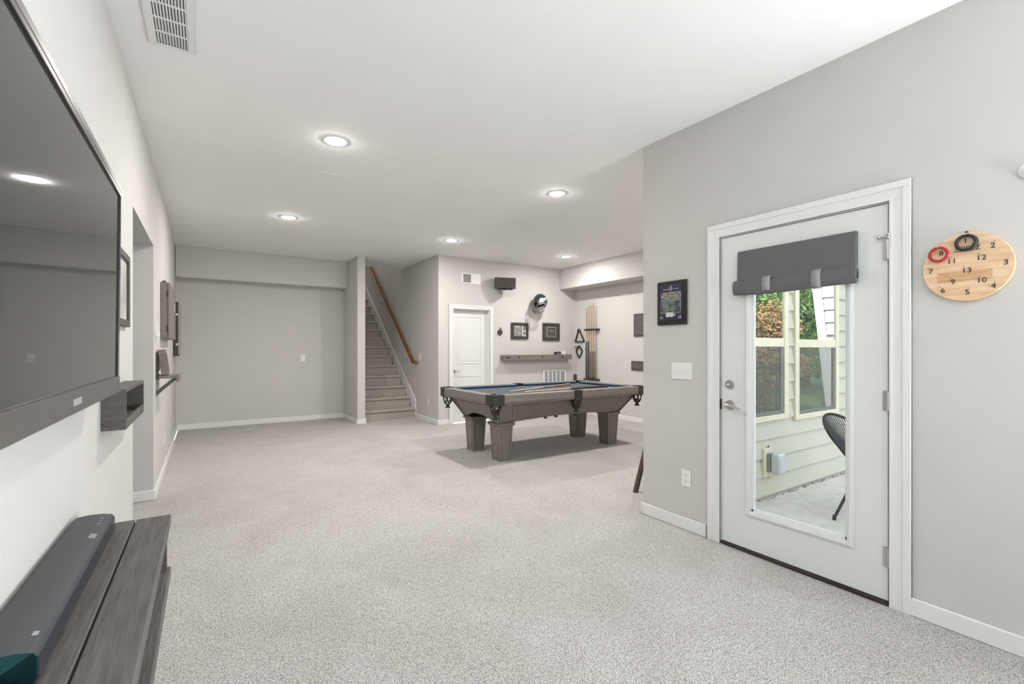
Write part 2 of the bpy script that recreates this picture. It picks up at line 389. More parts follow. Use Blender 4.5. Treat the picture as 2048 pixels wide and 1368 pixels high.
for d, m0, m1 in ((.008, 0, .034), (.013, .010, .026)):
    b.box(dx0-d, dx0, GY0-m1, GY0-m0, GZ0-m1, GZ1+m1).box(dx0-d, dx0, GY1+m0, GY1+m1, GZ0-m1, GZ1+m1)
    b.box(dx0-d, dx0, GY0-m0, GY1+m0, GZ0-m1, GZ0-m0).box(dx0-d, dx0, GY0-m0, GY1+m0, GZ1+m0, GZ1+m1)
b.obj('glazing_frame', door_m, door1, bevel=.003)
b = B()
for y0, y1, z0, z1 in ((GY0, GY0+.012, GZ0, GZ1), (GY1-.012, GY1, GZ0, GZ1), (GY0, GY1, GZ0, GZ0+.012), (GY0, GY1, GZ1-.012, GZ1)):
    b.box(dx0+.008, dx0+.036, y0, y1, z0, z1)
b.obj('glazing_bead', plate_m, door1)
bx(dx0+.020, dx0+.024, GY0+.006, GY1-.006, GZ0+.006, GZ1-.006).obj('pane', glass_m, door1)
db = B().cyl((dx0, 1.764, 1.063), (dx0-.012, 1.764, 1.063), .031, .027, 28).obj('deadbolt', chrome_m, door1, smooth=True)
B().box(dx0-.026, dx0-.012, 1.756, 1.772, 1.059, 1.067).obj('thumb_turn', chrome_m, db, bevel=.002)
kb = B().cyl((dx0, 1.764, .928), (dx0-.010, 1.764, .928), .034, .030, 28).cyl((dx0-.01, 1.764, .928), (dx0-.045, 1.764, .928), .013, .013, 16).obj('lever_rose', chrome_m, door1, smooth=True)
B().tube([(dx0-.045, 1.776, .930), (dx0-.050, 1.745, .932), (dx0-.052, 1.712, .926), (dx0-.050, 1.685, .917), (dx0-.046, 1.668, .914)], [.012, .011, .009, .007, .005], 10).obj('lever', chrome_m, kb, smooth=True)
B().sphere((dx0-.052, 1.764, .93), .016, 16, 10).obj('lever_hub', chrome_m, kb, smooth=True)
bx(XR-.006, XR+.004, 1.8215, 1.8275, .895, .965).obj('strike_gap', bronze_m, door1)
for z in (1.80, 1.035, .245):
    h = B().cyl((XR-.008, .9135, z-.05), (XR-.008, .9135, z+.05), .0072, None, 12).obj('hinge', chrome_m, door1, smooth=True)
    bx(XR-.004, XR+.001, .9145, .936, z-.05, z+.05).obj('hinge_leaf', chrome_m, h)
hp = B().cyl((XR-.012, .9135, 1.862), (XR-.012, .945, 1.866), .005, None, 8).cyl((XR-.010, .9135, 1.865), (XR-.040, .902, 1.868), .0045, None, 8).sphere((XR-.012, .950, 1.866), .010, 10, 8).sphere((XR-.042, .901, 1.868), .009, 10, 8).sphere((XR-.010, .9135, 1.862), .013, 12, 8)
hp.obj('hinge_stop', chrome_m, door1, smooth=True)
struct(B().box(XR-.012, XR+.12, HY0+.006, HY1-.006, 0.0005, .020).obj('trim_3', bronze_m, bevel=.004), 'dark bronze door threshold')

# ---- white two-panel interior door
casing('trim_4', 'y', YD, DX0+.002, DX1-.002, DZ-.003, .072)
struct(B().box(DX0-.001, DX0+.016, YD-.001, YD+.12, 0, DZ).box(DX1-.016, DX1+.001, YD-.001, YD+.12, 0, DZ).box(DX0, DX1, YD-.001, YD+.12, DZ-.016, DZ+.001).obj('trim_5', trim_m))
d2 = struct(bx(DX0+.018, DX1-.018, YD+.075, YD+.112, .012, DZ-.018).obj('door_2', door_m), 'white two-panel interior door')
for z0, z1 in ((1.03, 1.87), (.20, .82)):
    b = B(); x0, x1, yf = DX0+.11, DX1-.13, YD+.075
    b.box(x0, x1, yf-.006, yf, z0, z0+.02).box(x0, x1, yf-.006, yf, z1-.02, z1).box(x0, x0+.02, yf-.006, yf, z0+.02, z1-.02).box(x1-.02, x1, yf-.006, yf, z0+.02, z1-.02)
    b.box(x0+.05, x1-.05, yf-.004, yf, z0+.05, z1-.05)
    b.obj('panel', door_m, d2, bevel=.003)
kn = B().cyl((3.60, YD+.075, .905), (3.60, YD+.062, .905), .030, .026, 20).cyl((3.60, YD+.062, .905), (3.60, YD+.03, .905), .011, None, 12).obj('lever_rose', chrome_m, d2, smooth=True)
B().tube([(3.59, YD+.03, .907), (3.63, YD+.026, .908), (3.67, YD+.026, .904), (3.71, YD+.03, .896)], [.011, .010, .008, .005], 8).obj('lever', chrome_m, kn, smooth=True)

# ------------------------------------------------------------------ ceiling lamps
lamp_proto = None
spots = [(0.82, 3.70, 'recessed ceiling light nearest the camera, left of centre'), (0.82, 6.16, 'recessed ceiling light furthest left, before the back soffit'),
         (2.99, 3.71, 'recessed ceiling light above the near edge of the pool table'), (2.99, 6.17, 'recessed ceiling light in front of the staircase'),
         (5.17, 6.17, 'recessed ceiling light above the framed pictures, near the right soffit'), (5.17, 3.71, None)]
for x, y, lab in spots:
    r = empty('ceiling_light', (x, y, ZC))
    o = B()
    n = 40
    pr = [(.076, -.001), (.080, -.006), (.092, -.005), (.097, -.0005)]
    vs = []; fs = []
    for i in range(n):
        a = 2*PI*i/n
        vs += [(x + R*math.cos(a), y + R*math.sin(a), ZC + h) for R, h in pr]
    for i in range(n):
        j = (i+1) % n
        fs += [(i*4+k, j*4+k, j*4+k+1, i*4+k+1) for k in range(3)]
    o.add(vs, fs).obj('trim_ring', plate_m, r, smooth=True)
    B().cyl((x, y, ZC-.0005), (x, y, ZC-.0035), .077, None, n).obj('lens', lens_m, r)
    tag(r, lab if lab and len(lab) > 2 else ('recessed ceiling light behind the camera' if lab else ('recessed ceiling light over the right end of the pool table, hidden by the wall' if x > 4 else 'recessed ceiling light over the camera in front of the television')), 'ceiling light', 'recessed ceiling lights')
    area_light('lamp_glow', (x, y, ZC-.008), (0, 0, -1), .14, .14, LAMP_W, (1.0, .968, .935), 'DISK')
    hd = bpy.data.lights.new('lamp_halo', 'POINT'); hd.energy = HALO_W; hd.shadow_soft_size = .012; hd.color = (1.0, .968, .935)  # added point light below each lens, mimics a bright halo on the ceiling
    ho = bpy.data.objects.new('lamp_halo', hd); COL.objects.link(ho); ho.location = (x, y, ZC-.016)

# ------------------------------------------------------------------ registers, plates, switches
v = empty('ceiling_vent', (-.15, 2.80, ZC))
bx(-.250, -.052, 2.50, 3.022, ZC-.004, ZC-.0005).obj('backing', slot_m, v)
b = B()
rows = [2.535, 2.652, 2.770, 2.888, 3.002]
b.box(-.250, -.214, 2.50, 3.022, ZC-.010, ZC-.004).box(-.081, -.052, 2.50, 3.022, ZC-.010, ZC-.004)
b.box(-.214, -.081, 2.50, 2.535, ZC-.010, ZC-.004).box(-.214, -.081, 3.002, 3.022, ZC-.010, ZC-.004)
for y in rows[1:4]: b.box(-.214, -.081, y-.006, y+.006, ZC-.010, ZC-.004)
b.obj('frame', plate_m, v, bevel=.002)
sl = None
for ri in range(4):
    for i in range(11):
        x = -.2085 + i * .0122; y0 = rows[ri] + .006; y1 = rows[ri+1] - .006
        B().add([(x-.001, y0, ZC-.0095), (x+.0060, y0, ZC-.0045), (x+.0060, y1, ZC-.0045), (x-.001, y1, ZC-.0095),
                 (x-.001, y0, ZC-.0085), (x+.0060, y0, ZC-.0035), (x+.0060, y1, ZC-.0035), (x-.001, y1, ZC-.0085)],
                [(0,3,2,1),(4,5,6,7),(0,1,5,4),(1,2,6,5),(2,3,7,6),(3,0,4,7)]).obj('slat', plate_m, v)
tag(v, 'white louvred ceiling vent with rows of slats in the upper left corner', 'vent')
cv = bx(.86, 1.11, 4.40, 4.46, ZC-.004, ZC-.0003).obj('ceiling_plate', ceil_m, bevel=.002)
bx(.95, .975, 4.405, 4.455, ZC-.007, ZC-.004).obj('latch', ceil_m, cv)
tag(cv, 'thin white cover plate on the ceiling behind the nearest light', 'ceiling plate')

# wall register by the speaker: left half dark grille, right half pale
v = empty('wall_register', (3.89, YD, 2.53))
bx(3.70, 4.085, YD-.012, YD-.0005, 2.435, 2.625).obj('frame', plate_m, v, bevel=.004)
gr = bx(3.735, 3.885, YD-.014, YD-.012, 2.458, 2.602).obj('grille', slot_m, v)
for i in range(7): bx(3.74+i*.022, 3.748+i*.022, YD-.018, YD-.014, 2.46, 2.60).obj('slat', chrome_m, gr)
bx(3.90, 4.05, YD-.015, YD-.012, 2.458, 2.602).obj('closed_leaf', plate_m, v, bevel=.002)
tag(v, 'white wall register with one dark grille half, above the white interior door', 'vent')
# return air grille
v = empty('return_air_grille', (5.76, YD, .5))
bx(5.47, 6.05, YD-.010, YD-.0005, .36, .88).obj('backing', mat('grille_grey', (.20, .21, .23), .7, var=.04), v)
b = B().box(5.47, 5.51, YD-.02, YD-.01, .36, .88).box(6.01, 6.05, YD-.02, YD-.01, .36, .88).box(5.51, 6.01, YD-.02, YD-.01, .36, .39).box(5.51, 6.01, YD-.02, YD-.01, .85, .88)
for i in range(4): b.box(5.594+i*.10, 5.616+i*.10, YD-.02, YD-.01, .39, .85)
b.obj('frame', plate_m, v)
for i in range(5):
    b = B()
    for k in range(18):
        z = .40 + k*.025; x0 = 5.512+i*.1005; x1 = x0+.080
        b.add([(x0, YD-.018, z), (x1, YD-.018, z), (x1, YD-.010, z+.016), (x0, YD-.010, z+.016)], [(0, 1, 2, 3)])
    b.obj('louvre_column', mat('louvre_grey', (.42, .43, .46), .5, var=.03), v)
tag(v, 'white return-air grille with five louvre columns, low behind the pool table', 'vent')

def plate(name, axis, c, u, z, w, h, kind, label, cat, sign):
    """wall plate on plane c (axis 'x' or 'y'), centred at u,z; sign = direction out of the wall"""
    r = empty(name, (c, u, z-h/2) if axis == 'x' else (u, c, z-h/2))
    def pb(u0, u1, z0, z1, d0, d1):
        return bx(c+sign*d0, c+sign*d1, u0, u1, z0, z1) if axis == 'x' else bx(u0, u1, c+sign*d0, c+sign*d1, z0, z1)
    pb(u-w/2, u+w/2, z-h/2, z+h/2, .0003, .006).obj('cover', plate_m, r, bevel=.002)
    if kind == 'outlet':
        for dz in (-.020, .020):
            f = pb(u-.017, u+.017, z+dz-.014, z+dz+.014, .006, .0085).obj('socket', plate_m, r, bevel=.002)
            pb(u-.008, u-.005, z+dz-.004, z+dz+.006, .0085, .009).obj('slot', slot_m, f); pb(u+.005, u+.008, z+dz-.004, z+dz+.006, .0085, .009).obj('slot', slot_m, f)
    else:
        k = kind
        for i in range(k):
            uu = u + (i - (k-1)/2) * .046
            pb(uu-.005, uu+.005, z-.012, z+.012, .006, .0075).obj('toggle_slot', plate_m, r)
            pb(uu-.004, uu+.004, z-.001, z+.010, .0075, .017).obj('toggle', plate_m, r, bevel=.001)
    return tag(r, label, cat)
plate('light_switch', 'x', XR, 2.133, 1.137, .175, .12, 3, 'white triple light switch plate beside the glazed door', 'switch', -1)
plate('power_outlet', 'x', XR, 2.094, .370, .075, .118, 'outlet', 'white outlet low on the wall under the triple switch', 'outlet', -1)
plate('light_switch', 'y', YB, 1.446, 1.129, .075, .12, 1, 'white light switch on the bare back wall left of the stairs', 'switch', -1)
plate('light_switch', 'x', XSR, 8.05, 1.144, .075, .12, 1, 'white light switch on the stair wall beside the handrail end', 'switch', -1)
plate('power_outlet', 'x', XSR, 7.66, .364, .075, .118, 'outlet', 'white outlet low on the stair wall near the pool table', 'outlet', -1)
plate('power_outlet', 'x', XL, 6.18, .339, .075, .118, 'outlet', 'white outlet low on the left wall beyond the hallway opening', 'outlet', 1)
r = empty('thermostat', (XL, 5.24, 1.40))
bx(XL+.0005, XL+.012, 5.195, 5.285, 1.40, 1.51).obj('base', plate_m, r, bevel=.003)
bx(XL+.012, XL+.030, 5.20, 5.28, 1.405, 1.505).obj('body', plate_m, r, bevel=.004)
bx(XL+.030, XL+.0315, 5.215, 5.265, 1.455, 1.49).obj('display', mat('lcd', (.22, .24, .22), .3, var=.05), r)
tag(r, 'white thermostat on the left wall just past the hallway opening', 'thermostat')
r = B().cyl((XR-.0005, .43, 2.045), (XR-.014, .43, 2.045), .034, .034, 28).obj('wall_sensor', plate_m, bevel=.003, smooth=True)
B().sphere((XR-.014, .43, 2.045), .027, 20, 10, (.5, 1, 1)).obj('dome', plate_m, r, smooth=True)
tag(r, 'small round white sensor on the wall at the far right edge', 'sensor')

# ------------------------------------------------------------------ television
TVY0, TVY1 = .955, 2.41
tilt = math.asin((.300-.2915)/.80)
r = empty('television', (-.30, TVY1, 1.135), (0, tilt, 0))
def loc_obj(b, name, m, parent, **k): return b.obj(name, m, parent, local=True, **k)
H_, L_ = .786, TVY1-TVY0
loc_obj(B().box(-.045, -.003, -L_+.004, -.004, .004, H_-.004), 'back_shell', tvdark_m, r, bevel=.004)
loc_obj(B().box(-.004, .0, -L_+.012, -.012, .055, H_-.014), 'screen', screen_m, r)
fb = B().box(-.02, .006, -L_, 0, H_-.016, H_).box(-.02, .006, -L_, -L_+.014, .0, H_-.016).box(-.02, .006, -.014, 0, 0.0, H_-.016)
loc_obj(fb, 'bezel', tvdark_m, r, bevel=.002)
bz = loc_obj(B().box(-.02, .009, -L_, 0, -.008, .056), 'lower_bezel', tv_m, r, bevel=.003)
loc_obj(B().box(-.022, .007, -L_, 0, H_-.001, H_+.020), 'top_rim', tv_m, r, bevel=.002)
loc_obj(B().box(.009, .0105, -L_*.5-.045, -L_*.5+.045, .014, .032), 'badge', mat('badge_pale', (.36, .35, .34), .4, var=.03), bz)
loc_obj(B().box(-.075, -.045, -.95, -.45, .25, .55), 'wall_bracket', black_m, r)
tag(r, 'large flat television mounted on the left wall with dark reflective screen', 'television')

# ------------------------------------------------------------------ console shelf under the television
r = empty('console_shelf', (XL, 1.2, .426))
cy0, cy1, cz0, cz1, cxf = .05, 2.222, .426, .661, -.116
xa, xm = XL+.0005, -.222
B().box(xa, xm-.002, cy0, cy1, cz1-.035, cz1).obj('plank', plank_m, r, bevel=.003)
B().box(xm+.002, cxf, cy0, cy1, cz1-.035, cz1).obj('plank', plank_m, r, bevel=.004)
B().box(xa, xm-.002, cy0, cy1, cz0, cz0+.035).obj('plank', plank_m, r, bevel=.003)
B().box(xm+.002, cxf, cy0, cy1, cz0, cz0+.035).obj('plank', plank_m, r, bevel=.004)
bx(xa, cxf-.012, cy1-.034, cy1-.003, cz0+.035, cz1-.035).obj('end_panel', plankx_m, r)
bx(xa, cxf-.012, 1.12, 1.15, cz0+.035, cz1-.035).obj('divider', plankx_m, r)
bx(xa, cxf-.012, cy0+.003, cy0+.034, cz0+.035, cz1-.035).obj('end_panel', plankx_m, r)
bx(xa, xa+.015, cy0+.034, cy1-.034, cz0+.035, cz1-.035).obj('back_panel', plankx_m, r)
tag(r, 'long grey-stained plank wall console under the television', 'console')

# soundbar
r = empty('soundbar', (-.325, 1.66, .6615))
sy0, sy1, zb = 1.235, 2.118, .6625
prof = [(-.378, zb), (-.276, zb), (-.270, zb+.010), (-.270, zb+.050), (-.276, zb+.060), (-.300, zb+.066), (-.335, zb+.068), (-.368, zb+.065), (-.378, zb+.056)]
B().prism(prof, 'y', sy0, sy1).obj('body', bar_m, r, smooth=True)
bx(-.2705, -.2685, sy0+.004, sy1-.004, zb+.008, zb+.050).obj('side_band', barside_m, r)
b = B(); n = 24; c = (-.322, sy0-.012, zb+.036)
vs = [c] + [(p[0], sy0-.0005, p[1]) for p in prof]
b.add(vs, [(0, 1 + i, 1 + (i+1) % len(prof)) for i in range(len(prof))])
b.obj('end_cap', teal_m, r)
b = B(); vs = [(-.322, sy1+.010, zb+.036)] + [(p[0], sy1+.0005, p[1]) for p in prof]
b.add(vs, [(0, 1 + i, 1 + (i+1) % len(prof)) for i in range(len(prof))]); b.obj('end_cap', barside_m, r)
for i in range(4):
    B().cyl((-.297, 1.98+i*.028, zb+.0645), (-.2965, 1.98+i*.028, zb+.0672), .005, None, 10).obj('button', chrome_m if i == 0 else mat('button_grey', (.2, .2, .21), .4, var=.03), r)
b = B(); b.add([(-.300, 1.87, zb+.0666), (-.284, 1.87, zb+.0626), (-.284, 1.91, zb+.0626), (-.300, 1.91, zb+.0666)], [(0, 1, 2, 3)]); b.obj('display_window', mat('display', (.3, .3, .3), .3, var=.03), r)
b = B(); b.add([(-.293, 1.30, zb+.0650), (-.284, 1.30, zb+.0626), (-.284, 1.318, zb+.0626), (-.293, 1.318, zb+.0650)], [(0, 1, 2, 3)]); b.obj('badge', mat('badge_grey', (.30, .30, .31), .4, var=.03), r)
tag(r, 'black soundbar with teal end cap lying on the plank console', 'soundbar')

# cubby shelf beyond the television
r = empty('cubby_shelf', (XL, 3.0, .94))
a0, a1, az0, az1, af = 2.655, 3.352, .940, 1.120, -.300
bx(XL+.0005, af, a0, a1, az1-.016, az1).obj('top_board', plank_m, r, bevel=.002)
bx(XL+.0005, af, a0, a1, az0, az0+.016).obj('bottom_board', plank_m, r, bevel=.002)
bx(XL+.0005, af, a0, a0+.018, az0+.016, az1-.016).obj('side_board', plankx_m, r)
bx(XL+.0005, af, a1-.018, a1, az0+.016, az1-.016).obj('side_board', plankx_m, r)
bx(XL+.0005, XL+.008, a0+.018, a1-.018, az0+.016, az1-.016).obj('back_board', plankx_m, r)
bx(af-.010, af, a0+.018, a1-.018, az0+.016, az0+.045).obj('front_lip', plank_m, r, bevel=.001)
tag(r, 'small open grey wooden cubby shelf on the wall beyond the television', 'shelf')

# framed print before the opening
r = empty('framed_print', (XL, 3.2, 1.42))
fy0, fy1, fz0, fz1 = 2.98, 3.385, 1.42, 1.815
b = B().box(XL+.0005, XL+.022, fy0, fy1, fz0, fz0+.035).box(XL+.0005, XL+.022, fy0, fy1, fz1-.035, fz1).box(XL+.0005, XL+.022, fy0, fy0+.035, fz0+.035, fz1-.035).box(XL+.0005, XL+.022, fy1-.035, fy1, fz0+.035, fz1-.035)
b.obj('frame', plankx_m, r, bevel=.002)
bx(XL+.0005, XL+.009, fy0+.035, fy1-.035, fz0+.035, fz1-.035).obj('print', mat('faded_print', (.60, .59, .57), .5, col2=(.36, .35, .34), vscale=10), r)
tag(r, 'grey framed print half hidden by the television edge', 'picture')

# dart-style wall cabinet beyond the opening
r = empty('wall_cabinet', (XL, 6.24, 1.40))
ky0, ky1, kz0, kz1, kf = 5.72, 6.77, 1.40, 1.955, -.331
bx(XL+.0005, kf, ky0, ky1, kz0, kz1).obj('body', mat('cabinet_side', (.19, .172, .152), .55, var=.04, vscale=6), r, bevel=.003)
cab_m = mat('cabinet_door', (.185, .166, .146), .5, var=.04, vscale=6)
for q0, q1 in ((ky0+.004, (ky0+ky1)/2-.003), ((ky0+ky1)/2+.003, ky1-.004)):
    d = bx(kf+.003, kf+.020, q0, q1, kz0+.002, kz1-.002).obj('door', cab_m, r, bevel=.002)
    kx = q1-.04 if q0 < 6 else q0+.04
    B().tube([(kf+.020, kx, 1.70), (kf+.036, kx, 1.705), (kf+.036, kx, 1.775), (kf+.020, kx, 1.78)], .004, 8).obj('handle', chrome_m, d, smooth=True)
for z in (1.50, 1.84): B().cyl((kf+.003, ky0-.004, z-.03), (kf+.003, ky0-.004, z+.03), .006, None, 10).obj('hinge', black_m, r, smooth=True)
bx(XL+.015, kf-.012, ky0+.02, ky0+.30, kz1, kz1+.018).obj('crown_block', mahog_m, r)
tag(r, 'grey-brown closed wall cabinet with hinged doors beyond the hallway opening', 'cabinet')

# dark board further along the wall
XF = XL-.025
r = empty('wall_board', (XF, 8.5, 1.19))
bx(XF+.0005, -.345, 8.25, 8.74, 1.190, 1.972).obj('panel', rack_m, r, bevel=.003)
bx(-.345, -.335, 8.255, 8.735, 1.205, 1.957).obj('face', mat('board_face', (.42, .40, .38), .5, var=.05), r)
for z in (1.79, 1.36): bx(-.375, -.350, 8.243, 8.2495, z-.014, z+.014).obj('clip', plate_m, r)
tag(r, 'dark tall board mounted edge-on on the left wall behind the cabinet', 'wall board')

# bracket shelf with a leaning frame
r = empty('bracket_shelf', (XL, 5.4, .87))
bx(XL+.0005, -.222, 5.24, 5.62, 1.028, 1.052).obj('board', table_m, r, bevel=.003)
bx(-.236, -.216, 5.235, 5.625, .998, 1.056).obj('front_lip', table_m, r, bevel=.003)
bx(XL+.0005, XL+.022, 5.225, 5.29, 1.020, 1.075).obj('wall_cleat', rack_m, r)
B().add([(XL+.001, 5.262, .868), (XL+.001, 5.262, .915), (-.262, 5.262, 1.028), (-.225, 5.262, 1.028), (XL+.001, 5.292, .868), (XL+.001, 5.292, .915), (-.262, 5.292, 1.028), (-.225, 5.292, 1.028)],
        [(0,3,2,1),(4,5,6,7),(0,1,5,4),(1,2,6,5),(2,3,7,6),(3,0,4,7)]).obj('brace', plankx_m, r)
tag(r, 'wooden bracket shelf with a diagonal brace below the wall cabinet', 'shelf')
r = empty('standing_frame', (-.31, 5.35, 1.058), (0, math.radians(-7), 0))
loc_obj(B().box(-.036, .014, -.07, .14, .0, .235), 'box_frame', table_m, r, bevel=.003)
loc_obj(B().box(.014, .017, -.045, .115, .03, .205), 'print', mat('small_print', (.10, .095, .09), .4, var=.2), r)
tag(r, 'deep grey box frame standing on the bracket shelf', 'picture')
r = bx(XL+.0005, XL+.010, 5.225, 5.56, 1.09, 1.26).obj('slate_tile', rack_m, bevel=.002)
bx(XL+.010, XL+.012, 5.24, 5.545, 1.105, 1.245).obj('face', mahog_m, r)
tag(r, 'small dark plaque on the wall behind the leaning box frame', 'plaque')

# ------------------------------------------------------------------ stair handrail
r = empty('handrail', (3.22, 8.2, 1.0))
import itertools
pA, pB = Vector((3.205, 12.0, 4.145)), Vector((3.205, 8.215, 1.035))
prof = [(-.024, -.018), (.024, -.018), (.026, .004), (.020, .022), (.008, .030), (-.008, .030), (-.020, .022), (-.026, .004)]
path = [pA, pB + (pA-pB).normalized()*.06, pB, pB + Vector((.012, -.045, .0)), pB + Vector((.062, -.062, .012))]
vs = []; fs = []; n = len(prof)
for i, c in enumerate(path):
    d = (path[min(i+1, len(path)-1)] - path[max(i-1, 0)]).normalized()
    side = d.cross(Vector((0, 0, 1))).normalized(); up = side.cross(d).normalized()
    vs += [c + side*a + up*h for a, h in prof]
for i in range(len(path)-1): fs += [(i*n+k, i*n+(k+1) % n, (i+1)*n+(k+1) % n, (i+1)*n+k) for k in range(n)]
fs += [tuple(range(n)), tuple(range((len(path)-1)*n, len(path)*n))]
B().add(vs, fs).obj('rail', oak_m, r, smooth=True)
for t in (.04, .35, .68):
    p = pB.lerp(pA, t); B().tube([(XSR-.0005, p.y, p.z-.07), (XSR-.03, p.y, p.z-.065), (3.207, p.y, p.z-.018)], .006, 8).obj('bracket', chrome_m, r, smooth=True)
tag(r, 'brown oak handrail sloping up the stair wall', 'handrail')

# ------------------------------------------------------------------ pool table
px0, px1, py0, py1, pz = 2.54, 4.95, 4.235, 5.60, .795
pcx, pcy = (px0+px1)/2, (py0+py1)/2
r = pool = empty('pool_table', (pcx, pcy, 0))
tag(r, 'grey-brown wooden pool table with grey-blue cloth and net pockets', 'pool table')
RW = .115; RH = .105
bx(px0+RW, px1-RW, py0+RW, py1-RW, .725, .762).obj('bed_cloth', cloth_m, r)
g = .145  # casting length at corners
sp = .058 # half gap at side pockets
def rail(x0, x1, y0, y1):
    o = bx(x0, x1, y0, y1, pz-RH, pz).obj('rail', table_m, r, bevel=.010, seg=3)
    return o
for y0, y1, yo in ((py0, py0+RW, py0), (py1-RW, py1, py1)):
    for x0, x1 in ((px0+g, pcx-sp), (pcx+sp, px1-g)):
        o = rail(x0, x1, y0, y1)
        e = -.002 if yo == py0 else .002
        bx(x0+.004, x1-.004, yo+e, yo-e, pz-RH+.020, pz-RH+.024).obj('groove', groove_m, o)
for x0, x1, xo in ((px0, px0+RW, px0), (px1-RW, px1, px1)):
    o = rail(x0, x1, py0+g, py1-g); e = -.002 if xo == px0 else .002
    bx(xo+e, xo-e, py0+g+.004, py1-g-.004, pz-RH+.020, pz-RH+.024).obj('groove', groove_m, o)
cz = pz-.006
def cushion(pts, a, b_, axis): B().prism(pts, axis, a, b_).obj('cushion', cushion_m, r, bevel=.003)
def tap(x0, x1, y, s):
    # long cushion with mitred ends; y inner edge of the wood, s = +1 towards table centre
    d = .050*s
    B().add([(x0, y, .762), (x1, y, .762), (x1-.035, y+d*.75, .762), (x0+.035, y+d*.75, .762), (x0, y, cz), (x1, y, cz), (x1-.035, y+d, cz-.006), (x0+.035, y+d, cz-.006)],
            [(0,3,2,1),(4,5,6,7),(0,1,5,4),(1,2,6,5),(2,3,7,6),(3,0,4,7)]).obj('cushion', cushion_m, r, bevel=.003)
def tapy(y0, y1, x, s):
    d = .050*s
    B().add([(x, y0, .762), (x, y1, .762), (x+d*.75, y1-.035, .762), (x+d*.75, y0+.035, .762), (x, y0, cz), (x, y1, cz), (x+d, y1-.035, cz-.006), (x+d, y0+.035, cz-.006)],
            [(0,3,2,1),(4,5,6,7),(0,1,5,4),(1,2,6,5),(2,3,7,6),(3,0,4,7)]).obj('cushion', cushion_m, r, bevel=.003)
for y, s in ((py0+RW, 1), (py1-RW, -1)):
    tap(px0+g+.005, pcx-sp, y, s); tap(pcx+sp, px1-g-.005, y, s)
for x, s in ((px0+RW, 1), (px1-RW, -1)): tapy(py0+g+.005, py1-g-.005, x, s)
# sights on the rails
sight_m = mat('sight', (.7, .68, .62), .3, var=.02)
for i in range(1, 8):
    if i == 4: continue
    x = px0+RW + (px1-px0-2*RW)*i/8
    for y in (py0+.06, py1-.06): B().cyl((x, y, pz-.001), (x, y, pz+.0006), .005, None, 10).obj('sight', sight_m, r)
# pocket castings and nets
def net(cx, cy, holder):
    top, bot, z0, z1 = .052, .022, pz-RH-.150, pz-RH+.005
    b = B(); N = 7
    def rad(t): return bot + (top-bot) * min(1, (t*1.5)) ** .6 if t > .25 else .013 + (bot+.016-.013)*(t/.25)
    for s in (1, -1):
        for k in range(N):
            pts = []
            for i in range(11):
                t = 1 - i/10*.78; a = 2*PI*k/N + s*1.25*(1-t)
                R = .022 + .038*min(1, max(0, (t-.2)/.45))**.7
                pts.append((cx + R*math.cos(a), cy + R*math.sin(a), z0 + (z1-z0)*t))
            b.tube(pts, .0065, 5)
    b.ring((cx, cy, z1-.004), 'z', .060, .008, 24, 6)
    o = b.obj('net', leather_m, holder, smooth=True)
    q = B()
    for k in range(9):
        a = 2*PI*k/9; q.tube([(cx+.014*math.cos(a), cy+.014*math.sin(a), z0+.036), (cx+.012*math.cos(a), cy+.012*math.sin(a), z0+.020), (cx+.030*math.cos(a), cy+.030*math.sin(a), z0-.012)], .006, 5)
    q.obj('tassel', leather_m, o)
    return o
NETS = []
for sx, sy, cx0, cy0 in ((1, 1, px0, py0), (1, -1, px0, py1), (-1, 1, px1, py0), (-1, -1, px1, py1)):
    pts = []; e = -.006
    R = .075
    outer = [(g+.002, e)] + [(R + e + R*math.cos(PI*1.5 - a*PI/12), R + e + R*math.sin(PI*1.5 - a*PI/12)) for a in range(0, 7)] + [(e, g+.002)]
    inner = [(RW, g+.002)] + [(.092 + .062*math.cos(a), .092 + .062*math.sin(a)) for a in [math.radians(70 + 20*k + 0) for k in range(0, 16)] if True][0:0]
    cc, cr = .088, .060
    inner = [(RW+.004, g+.002)]
    for k in range(9):
        a = math.radians(62 + k*(326-62+0)/8)  # sweep the concave pocket mouth through the outer side
        inner.append((cc + cr*math.cos(a), cc + cr*math.sin(a)))
    inner.append((g+.002, RW+.004))
    poly = [(cx0 + sx*p, cy0 + sy*q) for p, q in outer + inner]
    cst = B().prism(poly, 'z', pz-RH-.008, pz+.004).obj('corner_casting', leather_m, r, bevel=.003)
    NETS.append(net(cx0 + sx*.085, cy0 + sy*.085, cst))
for sy, cy0 in ((1, py0), (-1, py1)):
    pts = [(-sp-.002, -.006), (sp+.002, -.006), (sp+.002, RW)]
    pts += [(.048*math.cos(a), .068 + .048*math.sin(a)) for a in [math.radians(50 - k*(280/8)) for k in range(9)]]
    pts += [(-sp-.002, RW)]
    poly = [(pcx + p, cy0 + sy*q) for p, q in pts]
    cst = B().prism(poly, 'z', pz-RH-.008, pz+.004).obj('side_casting', leather_m, r, bevel=.003)
    NETS.append(net(pcx, cy0 + sy*.045, cst))
